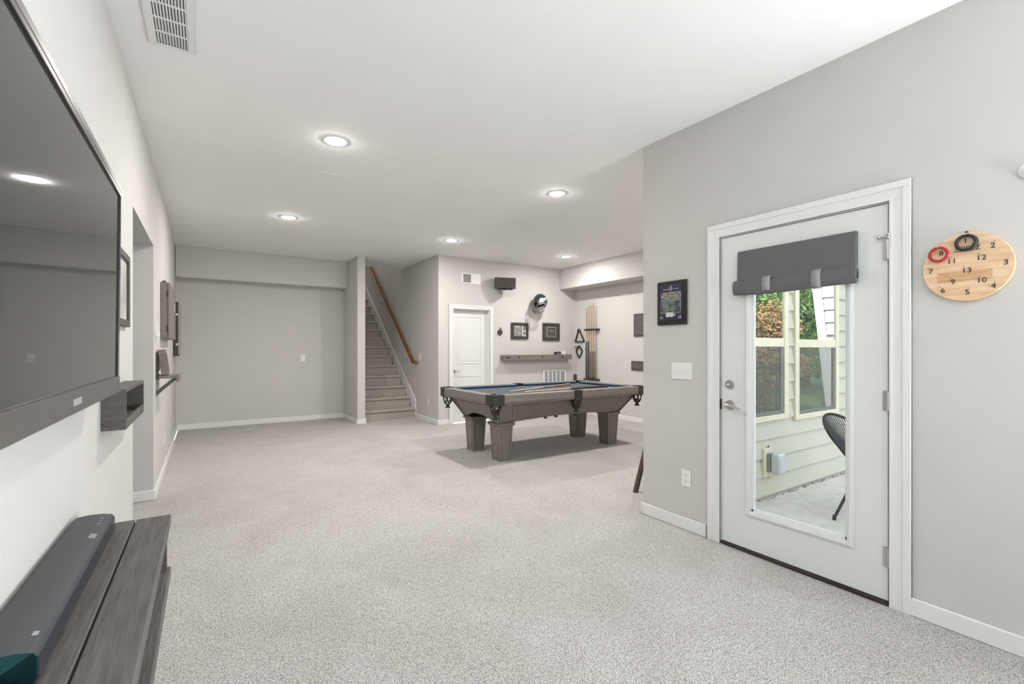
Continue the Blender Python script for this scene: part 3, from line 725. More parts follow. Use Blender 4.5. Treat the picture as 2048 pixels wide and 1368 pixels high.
# slanted cabinet aprons
TZ, BZ = pz-RH+.001, .440
tX, bX, tY, bY = (2.635, 4.855), (2.778, 4.712), (4.335, 5.50), (4.512, 5.333)
def apron(side, arch):
    N = 20; vs = []; fs = []
    for i in range(N+1):
        t = i/N; zb_ = BZ + arch * max(0, math.sin(PI * min(1, max(0, (t-.10)/.80)))) ** .8
        k = (zb_-BZ)/(TZ-BZ)
        for z, kk in ((TZ, 1), (zb_, k)):
            for inn in (0, .03):
                if side in 'fb':
                    ya = (bY[0] + (tY[0]-bY[0])*kk + inn) if side == 'f' else (bY[1] + (tY[1]-bY[1])*kk - inn)
                    xa_ = (bX[0] + (tX[0]-bX[0])*kk) * (1-t) + (bX[1] + (tX[1]-bX[1])*kk) * t
                    vs.append((xa_, ya, z))
                else:
                    xa_ = (bX[0] + (tX[0]-bX[0])*kk + inn) if side == 'l' else (bX[1] + (tX[1]-bX[1])*kk - inn)
                    ya = (bY[0] + (tY[0]-bY[0])*kk) * (1-t) + (bY[1] + (tY[1]-bY[1])*kk) * t
                    vs.append((xa_, ya, z))
    for i in range(N):
        a = i*4; c = a+4
        fs += [(a, c, c+2, a+2), (a+1, a+3, c+3, c+1), (a, a+1, c+1, c), (a+2, c+2, c+3, a+3)]
    fs += [(0, 2, 3, 1), (N*4, N*4+1, N*4+3, N*4+2)]
    return B().add(vs, fs).obj('apron', table_m, r)
def on_apron(side, t, k, out):
    if side == 'f': return (( bX[0]+(tX[0]-bX[0])*k)*(1-t) + (bX[1]+(tX[1]-bX[1])*k)*t, bY[0]+(tY[0]-bY[0])*k - out, BZ+(TZ-BZ)*k)
    if side == 'b': return (( bX[0]+(tX[0]-bX[0])*k)*(1-t) + (bX[1]+(tX[1]-bX[1])*k)*t, bY[1]+(tY[1]-bY[1])*k + out, BZ+(TZ-BZ)*k)
    if side == 'l': return (bX[0]+(tX[0]-bX[0])*k - out, (bY[0]+(tY[0]-bY[0])*k)*(1-t) + (bY[1]+(tY[1]-bY[1])*k)*t, BZ+(TZ-BZ)*k)
    return (bX[1]+(tX[1]-bX[1])*k + out, (bY[0]+(tY[0]-bY[0])*k)*(1-t) + (bY[1]+(tY[1]-bY[1])*k)*t, BZ+(TZ-BZ)*k)
for side, arch in (('f', .035), ('b', .035), ('l', .075), ('r', .075)):
    o = apron(side, arch)
    t0, t1 = (.10, .90) if side in 'fb' else (.10, .90)
    gb = B()
    for p, q in (((t0, .10), (t0, .86)), ((t0, .86), (t1, .86)), ((t1, .86), (t1, .10))):
        gb.tube([on_apron(side, p[0], p[1], .0005), on_apron(side, (p[0]+q[0])/2, (p[1]+q[1])/2, .0005), on_apron(side, q[0], q[1], .0005)], .0022, 4)
    gb.obj('groove', groove_m, o)
for x in bX:
    for y in bY:
        xt = tX[0] if x == bX[0] else tX[1]; yt = tY[0] if y == bY[0] else tY[1]
        B().tube([(x, y, BZ), (xt, yt, TZ)], .012, 4).obj('corner_post', table_m, r)
# tapered legs
for lx in (2.88, 4.61):
    for ly in (4.61, 5.235):
        lg = B().frustum((lx-.077, lx+.077, ly-.084, ly+.084), 0, (lx-.100, lx+.100, ly-.102, ly+.102), .408).obj('leg', table_m, r, bevel=.004)
        bx(lx-.120, lx+.120, ly-.122, ly+.122, .406, .441).obj('cap', table_m, lg, bevel=.012, seg=3)
        for ax, sg in (('x', 1), ('x', -1), ('y', 1), ('y', -1)):
            def pt(u, z):
                k = z/.408; hx = .077+.023*k; hy = .084+.018*k
                return (lx + sg*(hx+.0004), ly + u*hy, z) if ax == 'x' else (lx + u*hx, ly + sg*(hy+.0004), z)
            gb = B()
            for p, q in (((-.66, .045), (-.66, .370)), ((-.66, .370), (.66, .370)), ((.66, .370), (.66, .045)), ((.66, .045), (-.66, .045))): gb.tube([pt(*p), pt(*q)], .0020, 4)
            gb.obj('panel_groove', groove_m, lg)
# clips and a house cue hung under the long side
for x in (3.55, 3.72, 4.05): bx(x-.012, x+.012, 4.62, 4.66, .425, .475).obj('cue_clip', black_m, r)
bx(2.86, 4.63, 4.69, 5.24, .47, .50).obj('under_frame', rack_m, r)

def ball(c, col, name_label, rad=.0286):
    m = mat('ball_%.2f_%.2f_%.2f' % col, col, .12, var=.02, coat=.4)
    o = B().sphere(c, rad, 20, 12).obj('billiard_ball', m, smooth=True)
    return tag(o, name_label, 'ball', 'billiard balls in the pockets')
zn = pz-RH-.150
o = ball((px0+.081, py0+.083, zn+.062), (.22, .035, .02), 'red billiard ball low in the nearest corner pocket')
o = ball((px0+.092, py0+.088, zn+.1195), (.75, .72, .66), 'white billiard ball on top in the nearest corner pocket')
d = B().cyl((px0+.0765, py0+.064, zn+.124), (px0+.0755, py0+.0625, zn+.1245), .011, None, 14).obj('number_spot', red_m, o)
o = ball((pcx, py0+.043, zn+.062), (.24, .05, .025), 'dark red billiard ball in the near side pocket')
o = ball((px1-.088, py0+.086, zn+.062), (.30, .03, .03), 'red billiard ball in the right corner pocket')

def cue(name, p, q, label, group, butt=brownwood_m, shaft=maple_m, split=.52, rt=.0060, rb=.0145):
    """p = tip end, q = butt end"""
    p, q = Vector(p), Vector(q); e = empty(name, tuple(p if p.z < q.z else q)); d = q-p
    def P(t): return p + d*t
    def R(t): return rt + (rb-rt)*t
    B().cyl(P(.02), P(split), R(.02), R(split), 12).obj('shaft', shaft, e, smooth=True)
    B().cyl(P(split), P(.985), R(split), R(1), 12).obj('butt', butt, e, smooth=True)
    B().cyl(P(.006), P(.02), R(0), R(.02), 12).obj('ferrule', plate_m, e, smooth=True)
    B().cyl(P(0), P(.006), R(0)*.9, R(0), 12).obj('tip', cushion_m, e, smooth=True)
    B().cyl(P(.985), P(1), R(1), R(1)*.85, 12).obj('bumper', black_m, e, smooth=True)
    return tag(e, label, 'cue', group)
cue('cue_stick', (3.11, 4.80, .7692), (4.46, 5.235, .7776), 'pool cue lying on the table pointing to the far rail', 'cues lying on the table', butt=mat('tan_butt', (.33, .24, .18), .35, var=.1))
cue('cue_stick', (3.26, 4.685, .7692), (4.66, 4.66, .7776), 'pool cue lying on the table parallel to the near rail', 'cues lying on the table', butt=mahog_m)
cue('cue_stick', (4.50, 4.645, .4595), (3.12, 4.645, .4595), 'dark cue hung in clips under the pool table', 'cues lying on the table', butt=rack_m, shaft=brownwood_m)

# ------------------------------------------------------------------ wall things around the pool table
# cue rack
r = empty('cue_rack', (XP, 6.70, .68))
up = bx(XP-.075, XP-.0005, 6.515, 6.885, 1.650, 1.685).obj('upper_bar', rack_m, r, bevel=.004)
lo = bx(XP-.095, XP-.0005, 6.515, 6.885, .680, .715).obj('lower_bar', rack_m, r, bevel=.004)
cys = [6.835, 6.775, 6.715, 6.655, 6.595]
for y in cys:
    B().ring((XP-.075, y, 1.668), 'z', .016, .004, 16, 6).obj('clip', black_m, up)
    B().cyl((XP-.062, y, .7151), (XP-.062, y, .718), .018, None, 16).obj('rest_pad', leather_m, lo)
tag(r, 'dark wooden wall rack holding pool cues beside the triangle', 'cue rack')
names = ['first', 'second', 'third', 'fourth', 'fifth', 'sixth']
tops = [2.14, 2.17, 2.185, 2.19, 2.17]
for i in range(5):
    y = cys[i]
    cue('cue_stick', (XP-.062, y, tops[i]), (XP-.062, y, .7185), names[i] + ' upright cue from the left in the wall rack', 'cues in the wall rack',
        butt=(black_m if i < 2 else brownwood_m), split=(.50 if i < 2 else .64), rt=.0075, rb=.0150 if i < 2 else .0165)
# triangle and diamond racks
def outline_rack(name, pts, z0, label, w=.030):
    n = len(pts); c = Vector((sum(p[0] for p in pts)/n, sum(p[1] for p in pts)/n))
    r = empty(name, (XP, c.x, z0))
    # rounded outer loop
    def rounded(pts, rad):
        out = []
        for i in range(len(pts)):
            p = Vector(pts[i]); a = (Vector(pts[i-1]) - p).normalized(); b_ = (Vector(pts[(i+1) % len(pts)]) - p).normalized()
            for t in (0, .25, .5, .75, 1):
                s0 = p + a*rad; s1 = p + b_*rad; out.append((s0*(1-t) + p*t)*(1-t) + (p*(1-t) + s1*t)*t)
        return out
    O = rounded(pts, .045); I = rounded([tuple(c + (Vector(p)-c)*(1-w*2/ (Vector(p)-c).length*1.25)) for p in pts], .02)
    vs = []; m = len(O)
    for x in (XP-.0008, XP-.028):
        vs += [(x, p.x, p.y) for p in O] + [(x, p.x, p.y) for p in I]
    fs = []
    for i in range(m):
        j = (i+1) % m
        fs += [(i, j, m+j, m+i), (2*m+i, 3*m+i, 3*m+j, 2*m+j), (i, 2*m+i, 2*m+j, j), (m+i, m+j, 3*m+j, 3*m+i)]
    B().add(vs, fs).obj('frame', rack_m, r)
    top = max(pts, key=lambda p: p[1])
    B().cyl((XP-.0008, top[0], top[1]-.05), (XP-.06, top[0], top[1]-.05), .008, None, 10).obj('peg', black_m, r)
    return tag(r, label, 'rack')
outline_rack('triangle_rack', [(7.105, 1.722), (6.925, 1.425), (7.230, 1.425)], 1.425, 'dark triangle ball rack hanging in the corner', .019)
outline_rack('diamond_rack', [(7.095, 1.378), (6.985, 1.245), (7.095, 1.085), (7.200, 1.245)], 1.085, 'dark diamond ball rack hanging below the triangle', .0115)
# bridge stick with brush in the corner
r = empty('bridge_stick', (XP-.03, 7.215, .66))
B().cyl((XP-.03, 7.215, .76), (XP-.03, 7.215, 1.352), .006, None, 10).obj('stick', plate_m, r, smooth=True)
bx(XP-.04, XP-.0008, 7.15, 7.232, 1.335, 1.352).obj('hanger', chrome_m, r)
bx(XP-.055, XP-.0008, 7.175, 7.232, .66, .775).obj('brush', walnut_m, r, bevel=.015, seg=3)
tag(r, 'thin white stick with dark brush end hanging in the corner', 'stick')
# brown boards on the right pool wall
for z0, z1, y1, lab in ((1.512, 1.908, 5.655, 'upper dark wood panel on the pool room wall at the corner edge'), (.918, 1.078, 5.712, 'lower dark wood panel on the pool room wall at the corner edge')):
    o = bx(XP-.022, XP-.0005, 5.15, y1, z0, z1).obj('wood_panel', walnut_m, bevel=.003)
    bx(XP-.026, XP-.022, 5.17, y1-.02, z0+.02, z1-.02).obj('face', plank_m, o)
    tag(o, lab, 'wall panel')

# shelf with screws on the back wall
r = empty('wall_shelf', (5.3, YD, 1.10))
sx0, sx1, sf = 4.50, 6.10, 7.10
bx(sx0, sx1, sf, sf+.022, 1.085, 1.182).obj('front_board', table_m, r, bevel=.003)
bx(sx0, sx1, sf+.022, YD-.0008, 1.085, 1.107).obj('bottom_board', table_m, r, bevel=.002)
bx(sx0, sx1, YD-.024, YD-.0008, 1.107, 1.182).obj('back_board', table_m, r, bevel=.002)
for x in (4.56, 4.60, 4.83, 5.36, 5.86): B().cyl((x, sf+.002, 1.135), (x, sf-.006, 1.135), .018, .014, 12).obj('screw', black_m, r)
tag(r, 'long grey-brown wooden ledge shelf with dark bolts behind the pool table', 'shelf')
r = bx(5.735, 5.85, sf+.03, sf+.105, 1.1075, 1.235).obj('small_box', black_m, bevel=.004)
bx(5.74, 5.845, sf+.029, sf+.030, 1.19, 1.215).obj('stripe', mat('dark_label', (.2, .19, .18), .5, var=.05), r)
tag(r, 'small black box standing on the ledge shelf', 'box')
b = B(); n = 24; pr = [(.040, 0), (.045, .012), (.075, .09), (.084, .142), (.080, .142), (.070, .09), (.040, .014), (0, .012)]
cxx, cyy, zz = 5.945, sf+.108-.045, 1.1075
vs = []; fs = []
for i in range(n):
    a = 2*PI*i/n; vs += [(cxx + R*math.cos(a)*1.05, cyy + R*math.sin(a)*.48, zz + h) for R, h in pr]
for i in range(n):
    j = (i+1) % n; fs += [(i*8+k, j*8+k, j*8+k+1, i*8+k+1) for k in range(7)]
fs.append(tuple(i*8 for i in range(n-1, -1, -1)))
o = b.add(vs, fs).obj('white_bowl', plate_m, smooth=True)
tag(o, 'white oval bowl on the right end of the ledge shelf', 'bowl')

# framed memorabilia
def picture_frame(name, x0, x1, z0, z1, label):
    r = empty(name, ((x0+x1)/2, YD, z0)); fw = .045
    b = B().box(x0, x1, YD-.028, YD-.0006, z0, z0+fw).box(x0, x1, YD-.028, YD-.0006, z1-fw, z1).box(x0, x0+fw, YD-.028, YD-.0006, z0+fw, z1-fw).box(x1-fw, x1, YD-.028, YD-.0006, z0+fw, z1-fw)
    b.obj('frame', mat('charcoal_frame', (.045, .043, .040), .4, var=.08), r, bevel=.004)
    tag(r, label, 'picture'); return r
grey_mat = mat('grey_mount', (.085, .083, .078), .7, var=.06)
pale_m = mat('pale_paper', (.58, .57, .54), .6, var=.04)
mid_m = mat('mid_paper', (.22, .22, .21), .6, var=.3, vscale=60)
r = picture_frame('framed_collage', 4.73, 5.12, 1.478, 1.785, 'square dark framed collage, the left of the two on the wall')
mt = bx(4.775, 5.075, YD-.014, YD-.0006, 1.523, 1.740).obj('mount', grey_mat, r)
bx(4.79, 4.965, YD-.016, YD-.014, 1.535, 1.73).obj('photo', mid_m, mt)
bx(4.82, 4.92, YD-.0175, YD-.016, 1.705, 1.722).obj('title_strip', pale_m, mt)
for k in range(26):
    x = random.uniform(4.795, 4.955); z = random.uniform(1.54, 1.70); s = random.uniform(.004, .010)
    bx(x-s*.6, x+s*.6, YD-.0172, YD-.016, z-s, z+s).obj('player_spot', pale_m, mt)
bx(4.975, 5.005, YD-.016, YD-.014, 1.535, 1.73).obj('ticket', pale_m, mt)
for z in (1.69, 1.625, 1.55): bx(5.02, 5.062, YD-.016, YD-.014, z-.022, z+.022).obj('badge', mid_m if z > 1.65 else pale_m, mt)
r = picture_frame('framed_photo', 5.465, 5.885, 1.455, 1.800, 'dark framed photograph with wide grey mount, right of the two on the wall')
mt = bx(5.51, 5.84, YD-.014, YD-.0006, 1.50, 1.755).obj('mount', grey_mat, r)
bx(5.565, 5.785, YD-.016, YD-.014, 1.535, 1.72).obj('border', pale_m, mt)
bx(5.572, 5.778, YD-.018, YD-.016, 1.542, 1.713).obj('photo', mat('dark_photo', (.075, .072, .062), .5, var=.3, vscale=30), mt)
for x, z, a in ((5.60, 1.655, .02), (5.66, 1.64, .028), (5.69, 1.65, .02), (5.73, 1.63, .016)): bx(x-a/2, x+a/2, YD-.019, YD-.018, z-.006, z+.006).obj('figure', pale_m, mt)

# little hanging ornament
r = empty('hanging_ornament', (4.49, YD, 1.55))
B().cyl((4.49, YD-.0008, 1.595), (4.49, YD-.022, 1.595), .052, .048, 24).obj('disc', rack_m, r, smooth=True)
B().ring((4.50, YD-.010, 1.668), 'y', .017, .004, 16, 6).obj('loop', rack_m, r, smooth=True)
bx(4.494, 4.506, YD-.014, YD-.004, 1.640, 1.655).obj('hook', rack_m, r)
tag(r, 'small dark round ornament hanging beside the white interior door', 'ornament')

# speaker on a bracket
r = empty('wall_speaker', (4.45, 7.0, 2.37), (math.radians(6), math.radians(2), math.radians(-34)))
loc_obj(B().box(-.19, .19, -.02, .15, 0, .195), 'cabinet', black_m, r, bevel=.006)
loc_obj(B().box(-.185, .185, -.034, -.02, .006, .190), 'grille_cloth', mat('speaker_cloth', (.075, .068, .060), .9, var=.06, vscale=300), r, bevel=.006)
loc_obj(B().box(-.13, .14, .0, .08, -.020, -.001), 'bracket_plate', black_m, r)
loc_obj(B().cyl((0, .05, -.015), (-.03, .215, -.02), .012, None, 10), 'bracket_arm', black_m, r)
tag(r, 'black speaker on a wall bracket above the framed pictures', 'speaker')

# football helmet on the wall
r = empty('football_helmet', (5.28, 7.06, 2.19), (0, math.radians(-22), math.radians(24)))
hm = mat('helmet_shell', (.028, .040, .042), .18, metal=.3, var=.1, coat=.5)
b = B(); n, m = 32, 20; vs = []; fs = []; R = .148
idx = {}
for j in range(m+1):
    th = PI*j/m
    for i in range(n):
        ph = 2*PI*i/n
        x = -R*1.08*math.sin(th)*math.cos(ph); y = R*.88*math.sin(th)*math.sin(ph); z = R*1.0*math.cos(th)
        idx[(j, i)] = len(vs); vs.append((x, y, z))
for j in range(m):
    for i in range(n):
        c = [Vector(vs[idx[(j+a, (i+d) % n)]]) for a, d in ((0, 0), (1, 0), (1, 1), (0, 1))]; q = sum(c, Vector())/4
        if q.z < -R*.78: continue
        if q.x < -R*.45 and q.z < R*.22: continue
        if q.x < -R*.15 and q.z < -R*.35 and abs(q.y) < R*.55: continue
        fs.append((idx[(j, i)], idx[(j+1, i)], idx[(j+1, (i+1) % n)], idx[(j, (i+1) % n)]))
o = loc_obj(b.add(vs, fs), 'shell', hm, r, smooth=True)
md = o.modifiers.new('thick', 'SOLIDIFY'); md.thickness = .010; md.offset = -1
b = B()
for z, s, f in ((-.010, .120, -.215), (-.065, .120, -.245), (-.120, .114, -.240), (-.165, .097, -.205)):
    pts = [(-.055, -s, z+.02)] + [(-.055 + (f+.055)*math.sin(PI*k/10)**.7, -s*math.cos(PI*k/10), z) for k in range(1, 10)] + [(-.055, s, z+.02)]
    b.tube(pts, .0065, 6)
for y in (-.045, .045): b.tube([(-.150, y, .04), (-.208, y, -.010), (-.238, y, -.065), (-.233, y, -.120), (-.198, y, -.165)], .0065, 6)
loc_obj(b, 'face_mask', mat('mask_grey', (.11, .11, .115), .35, var=.05), r, smooth=True)
wing = mat('wing_silver', (.52, .54, .54), .25, metal=.4, var=.1)
b = B(); 
def hp_(a, e, k=1.012):  # point on shell: azimuth from front, elevation
    return (-R*1.08*k*math.cos(e)*math.cos(a), -R*.88*k*math.cos(e)*math.sin(a), R*k*math.sin(e))
W_ = [(.45, .10, .42), (.70, .05, .58), (1.0, .02, .62), (1.3, .08, .55), (1.6, .18, .48), (1.9, .24, .40), (2.15, .28, .32)]
vs = []; 
for a, e0, e1 in W_: vs += [hp_(a, e0), hp_(a, (e0+e1)/2, 1.016), hp_(a, e1)]
fs = []
for i in range(len(W_)-1): fs += [(i*3, i*3+1, i*3+4, i*3+3), (i*3+1, i*3+2, i*3+5, i*3+4)]
loc_obj(b.add(vs, fs), 'wing_emblem', wing, r, smooth=True)
b = B(); vs = []
for a, e in ((.35, .10), (.7, -.02), (1.1, -.10), (1.45, -.25)): vs += [hp_(a, e-.09), hp_(a, e)]
loc_obj(b.add(vs, [(0, 1, 3, 2), (2, 3, 5, 4), (4, 5, 7, 6)]), 'shell_stripe', wing, r, smooth=True)
tag(r, 'dark football helmet with silver wing emblem hung on the wall', 'helmet')

# ------------------------------------------------------------------ right wall: plaque, ring board, shade
r = empty('sports_plaque', (XR, 2.21, 1.472))
qy0, qy1, qz0, qz1 = 2.083, 2.338, 1.474, 1.798
bx(XR-.020, XR-.0005, qy0, qy1, qz0, qz1).obj('board', mat('plaque_wood', (.022, .017, .016), .25, var=.15), r, bevel=.006)
qp = bx(XR-.0225, XR-.020, qy0+.028, qy1-.022, qz0+.035, qz1-.028).obj('print', mat('plaque_print', (.020, .019, .045), .3, var=.1), r)
def qbox(u0, u1, v0, v1, m, nm, d=.0235):
    # u from left (0) to right (1), v from bottom to top over the print
    Y0, Y1, Z0, Z1 = qy1-.022, qy0+.028, qz0+.035, qz1-.028
    return bx(XR-d, XR-.0225, Y0+(Y1-Y0)*u0, Y0+(Y1-Y0)*u1, Z0+(Z1-Z0)*v0, Z0+(Z1-Z0)*v1).obj(nm, m, qp)
field_m = mat('photo_field', (.16, .20, .16), .4, col2=(.03, .04, .05), vscale=28, lo=.4, hi=.6)
team_m = mat('photo_team', (.36, .33, .20), .4, col2=(.05, .05, .06), vscale=90, lo=.42, hi=.55)
act_m = mat('photo_action', (.34, .36, .36), .4, col2=(.03, .04, .06), vscale=80, lo=.45, hi=.58)
for a in ((.10, .28, .58, .78, act_m), (.32, .70, .58, .78, team_m), (.74, .92, .58, .78, act_m), (.08, .92, .20, .55, field_m)):
    qbox(a[0]-.012, a[1]+.012, a[2]-.008, a[3]+.008, mat('photo_edge', (.42, .42, .45), .4, var=.02), 'photo_border', .0230)
    qbox(*a[:4], a[4], 'photo', .0238)
for u0, u1, v0 in ((.14, .86, .37), (.20, .80, .30)): qbox(u0, u1, v0, v0+.008, mat('yard_line', (.35, .4, .36), .4, var=.05), 'yard_line', .0242)
qbox(.30, .62, .09, .22, pale_m, 'football_picture', .0242); qbox(.64, .70, .12, .17, pale_m, 'badge', .0242)
text_right_wall('LII', .034, XR-.0232, (qy0+qy1)/2+.003, qz1-.060, pale_m, qp, 'emblem')
B().prism([((qy0+qy1)/2-.001, qz1-.046), ((qy0+qy1)/2+.006, qz1-.046), ((qy0+qy1)/2-.002, qz1-.034), ((qy0+qy1)/2-.006, qz1-.036)], 'x', XR-.0238, XR-.0225).obj('emblem', pale_m, qp)
text_right_wall('41', .030, XR-.0240, qy1-.045, qz0+.054, pale_m, qp, 'score'); text_right_wall('33', .030, XR-.0240, qy0+.052, qz0+.054, pale_m, qp, 'score')
for u0, u1 in ((.17, .38), (.64, .84)): qbox(u0, u1, .868, .880, pale_m, 'rule', .0240)
tag(r, 'dark sports plaque with photo panels on the wall left of the glazed door', 'plaque')

r = empty('ring_toss_board', (XR, .622, 1.515))
hy, hz, hr = .622, 1.668, .153
bd = B().cyl((XR-.003, hy, hz), (XR-.021, hy, hz), hr, None, 72).obj('board', pine_m, r, bevel=.003)
# glued strips of a darker piece of pine set flush
bx(XR-.0216, XR-.021, hy-.084, hy+.098, hz-.064, hz-.018).obj('dark_strip', pine2_m, bd)
X_ = XR-.0222
nums = {'1': (.624, 1.784), '2': (.537, 1.748), '3': (.497, 1.669), '4': (.535, 1.572), '5': (.618, 1.553), '6': (.701, 1.568), '7': (.744, 1.662), '8': (.707, 1.742), '9': (.666, 1.604), '10': (.572, 1.601), '11': (.670, 1.699), '12': (.573, 1.701), '13': (.620, 1.651)}
for k, (y, z) in nums.items():
    text_right_wall(k, .032, X_, y, z, ink_m, r, 'number', 1.08)
    if k in ('1', '8'): hy_, hz_ = y-.002 if k == '1' else y+.008, z+.022 if k == '1' else z+.020
    else: hy_, hz_ = y + (-.008 if k in '2345' else .006), z+.018
    B().tube([(X_+.001, hy_, hz_), (X_-.016, hy_, hz_), (X_-.020, hy_, hz_+.003), (X_-.020, hy_, hz_+.012)], .0013, 6).obj('hook', chrome_m, r, smooth=True)
text_right_wall('hooky', .030, X_, .617, 1.757, ink_m, r, 'lettering', 1.1)
bx(X_-.0008, X_+.0005, .575, .665, 1.7395, 1.7415).obj('underline', ink_m, r)
B().cyl((XR-.001, .624, 1.824), (XR-.012, .624, 1.824), .006, None, 12).obj('hanger', black_m, r)
tag(r, 'round pine ring toss board with numbers one to thirteen', 'game board')
o = B().ring((X_-.012, .713, 1.7365), 'x', .031, .0062, 44, 10).obj('toss_ring', red_m, smooth=True); tag(o, 'red rubber ring hooked on the ring toss board', 'ring', 'rings on the toss board')
o = B().ring((X_-.012, .620, 1.7745), 'x', .032, .0068, 44, 10).obj('toss_ring', black_m, smooth=True); tag(o, 'front black rubber ring hooked near the top of the ring toss board', 'ring', 'rings on the toss board')
o = B().ring((X_-.0035, .617, 1.7748), 'x', .0335, .0030, 44, 8).obj('toss_ring', ink_m, smooth=True); tag(o, 'rear thin black ring behind the front black one on the toss board', 'ring', 'rings on the toss board')

# roman shade on the door
r = empty('roman_shade', (2.85, 1.37, 1.645))
y0, y1 = 1.044, 1.696
B().prism([(2.8745, 1.918), (2.852, 1.920), (2.848, 1.91), (2.842, 1.74), (2.838, 1.722), (2.842, 1.720), (2.850, 1.73), (2.8745, 1.74)], 'y', y0, y1).obj('upper_panel', fab_m, r, bevel=.002)
pr = []
for k in range(16):
    a = 2*PI*k/16; pr.append((2.838 + .020*math.cos(a), 1.690 + .044*math.sin(a) - (.004 if math.sin(a) < 0 else 0)))
fold = B(); n = 16; vs = []; fs = []
N = 14
for i in range(N+1):
    t = i/N; y = (y0-.008) + (y1+.016 - (y0-.008))*t; dz = -.006*math.sin(PI*t) + .003*math.sin(7*t) - .004*t
    vs += [(p, y, q + dz) for p, q in pr]
for i in range(N): fs += [(i*n+k, i*n+(k+1) % n, (i+1)*n+(k+1) % n, (i+1)*n+k) for k in range(n)]
fs += [tuple(range(n)), tuple(range(N*n, N*n+n))]
fold.add(vs, fs).obj('folded_roll', fab_m, r, smooth=True)
B().tube([(2.838, y0-.0088, 1.700), (2.834, y0-.0088, 1.672), (2.842, y0-.0088, 1.668), (2.846, y0-.0088, 1.700), (2.838, y0-.0088, 1.716)], .003, 6).obj('roll_end', black_m, r)
for ys in (1.500, 1.226):
    b = B()
    pts = [(2.8435, 1.745), (2.820, 1.725), (2.8155, 1.690), (2.8195, 1.655), (2.838, 1.634), (2.845, 1.634)]
    vs = []
    for p, q in pts: vs += [(p, ys-.024, q), (p, ys+.024, q)]
    b.add(vs, [(i*2, i*2+1, i*2+3, i*2+2) for i in range(len(pts)-1)])
    o = b.obj('strap', strap_m, r, smooth=True); md = o.modifiers.new('thick', 'SOLIDIFY'); md.thickness = .002
tag(r, 'charcoal fabric roman shade rolled up at the top of the door glass', 'window shade')

# ------------------------------------------------------------------ stool peeking from behind the corner
r = empty('bar_stool', (3.44, 2.80, 0))
sc = Vector((3.44, 2.80)); tops_ = [(.0, .05), (.10, .06), (.10, -.10), (-.10, -.10)]; feet = [(-.200, .095), (.19, .12), (.19, -.17), (-.19, -.17)]
for (tx, ty), (fx, fy) in zip(tops_, feet):
    a = Vector((sc.x+tx, sc.y+ty, .70)); c = Vector((sc.x+fx, sc.y+fy, 0)); h = .017
    vs = [(c.x-h, c.y-h, 0), (c.x+h, c.y-h, 0), (c.x+h, c.y+h, 0), (c.x-h, c.y+h, 0), (a.x-h, a.y-h, .70), (a.x+h, a.y-h, .70), (a.x+h, a.y+h, .70), (a.x-h, a.y+h, .70)]
    B().add(vs, [(0,3,2,1),(4,5,6,7),(0,1,5,4),(1,2,6,5),(2,3,7,6),(3,0,4,7)]).obj('leg', walnut_m, r)
B().cyl((3.47, 2.77, .70), (3.47, 2.77, .735), .14, None, 32).obj('seat', walnut_m, r, bevel=.006)
for i in range(4):
    p, q = feet[i], feet[(i+1) % 4]; tp, tq = tops_[i], tops_[(i+1) % 4]; k = .35
    a = (sc.x + p[0]+(tp[0]-p[0])*k, sc.y + p[1]+(tp[1]-p[1])*k, .7*k); c = (sc.x + q[0]+(tq[0]-q[0])*k, sc.y + q[1]+(tq[1]-q[1])*k, .7*k)
    B().cyl(a, c, .010, None, 8).obj('rung', walnut_m, r)
tag(r, 'dark wooden stool whose slanted leg shows behind the wall corner', 'stool')

# ------------------------------------------------------------------ outside: patio, siding wall, windows, chair, garden
YS = 2.30
struct(bx(XR+.12, 7.4, -3.2, YS+.02, -.20, -.08).obj('floor_patio', concrete_m), 'concrete patio outside the door')
struct(bx(7.4, 60, -45, 30, -.32, -.14).obj('floor_lawn', grass_m), 'lawn beyond the patio')
sw = struct(bx(XR+.12, 6.5, YS+.005, YC-.12, -.2, 3.02).obj('wall_siding', siding_m), 'sage green lap siding wall')
z = -.05; k = 0
while z < 2.9:
    B().add([(XR+.125, YS-.024, z), (6.5, YS-.024, z), (6.5, YS+.004, z), (XR+.125, YS+.004, z), (XR+.125, YS-.003, z+.172), (6.5, YS-.003, z+.172), (6.5, YS+.004, z+.185), (XR+.125, YS+.004, z+.185)],
            [(0,3,2,1),(4,5,6,7),(0,1,5,4),(1,2,6,5),(2,3,7,6),(3,0,4,7)]).obj('siding_board', siding_m, sw)
    z += .172; k += 1
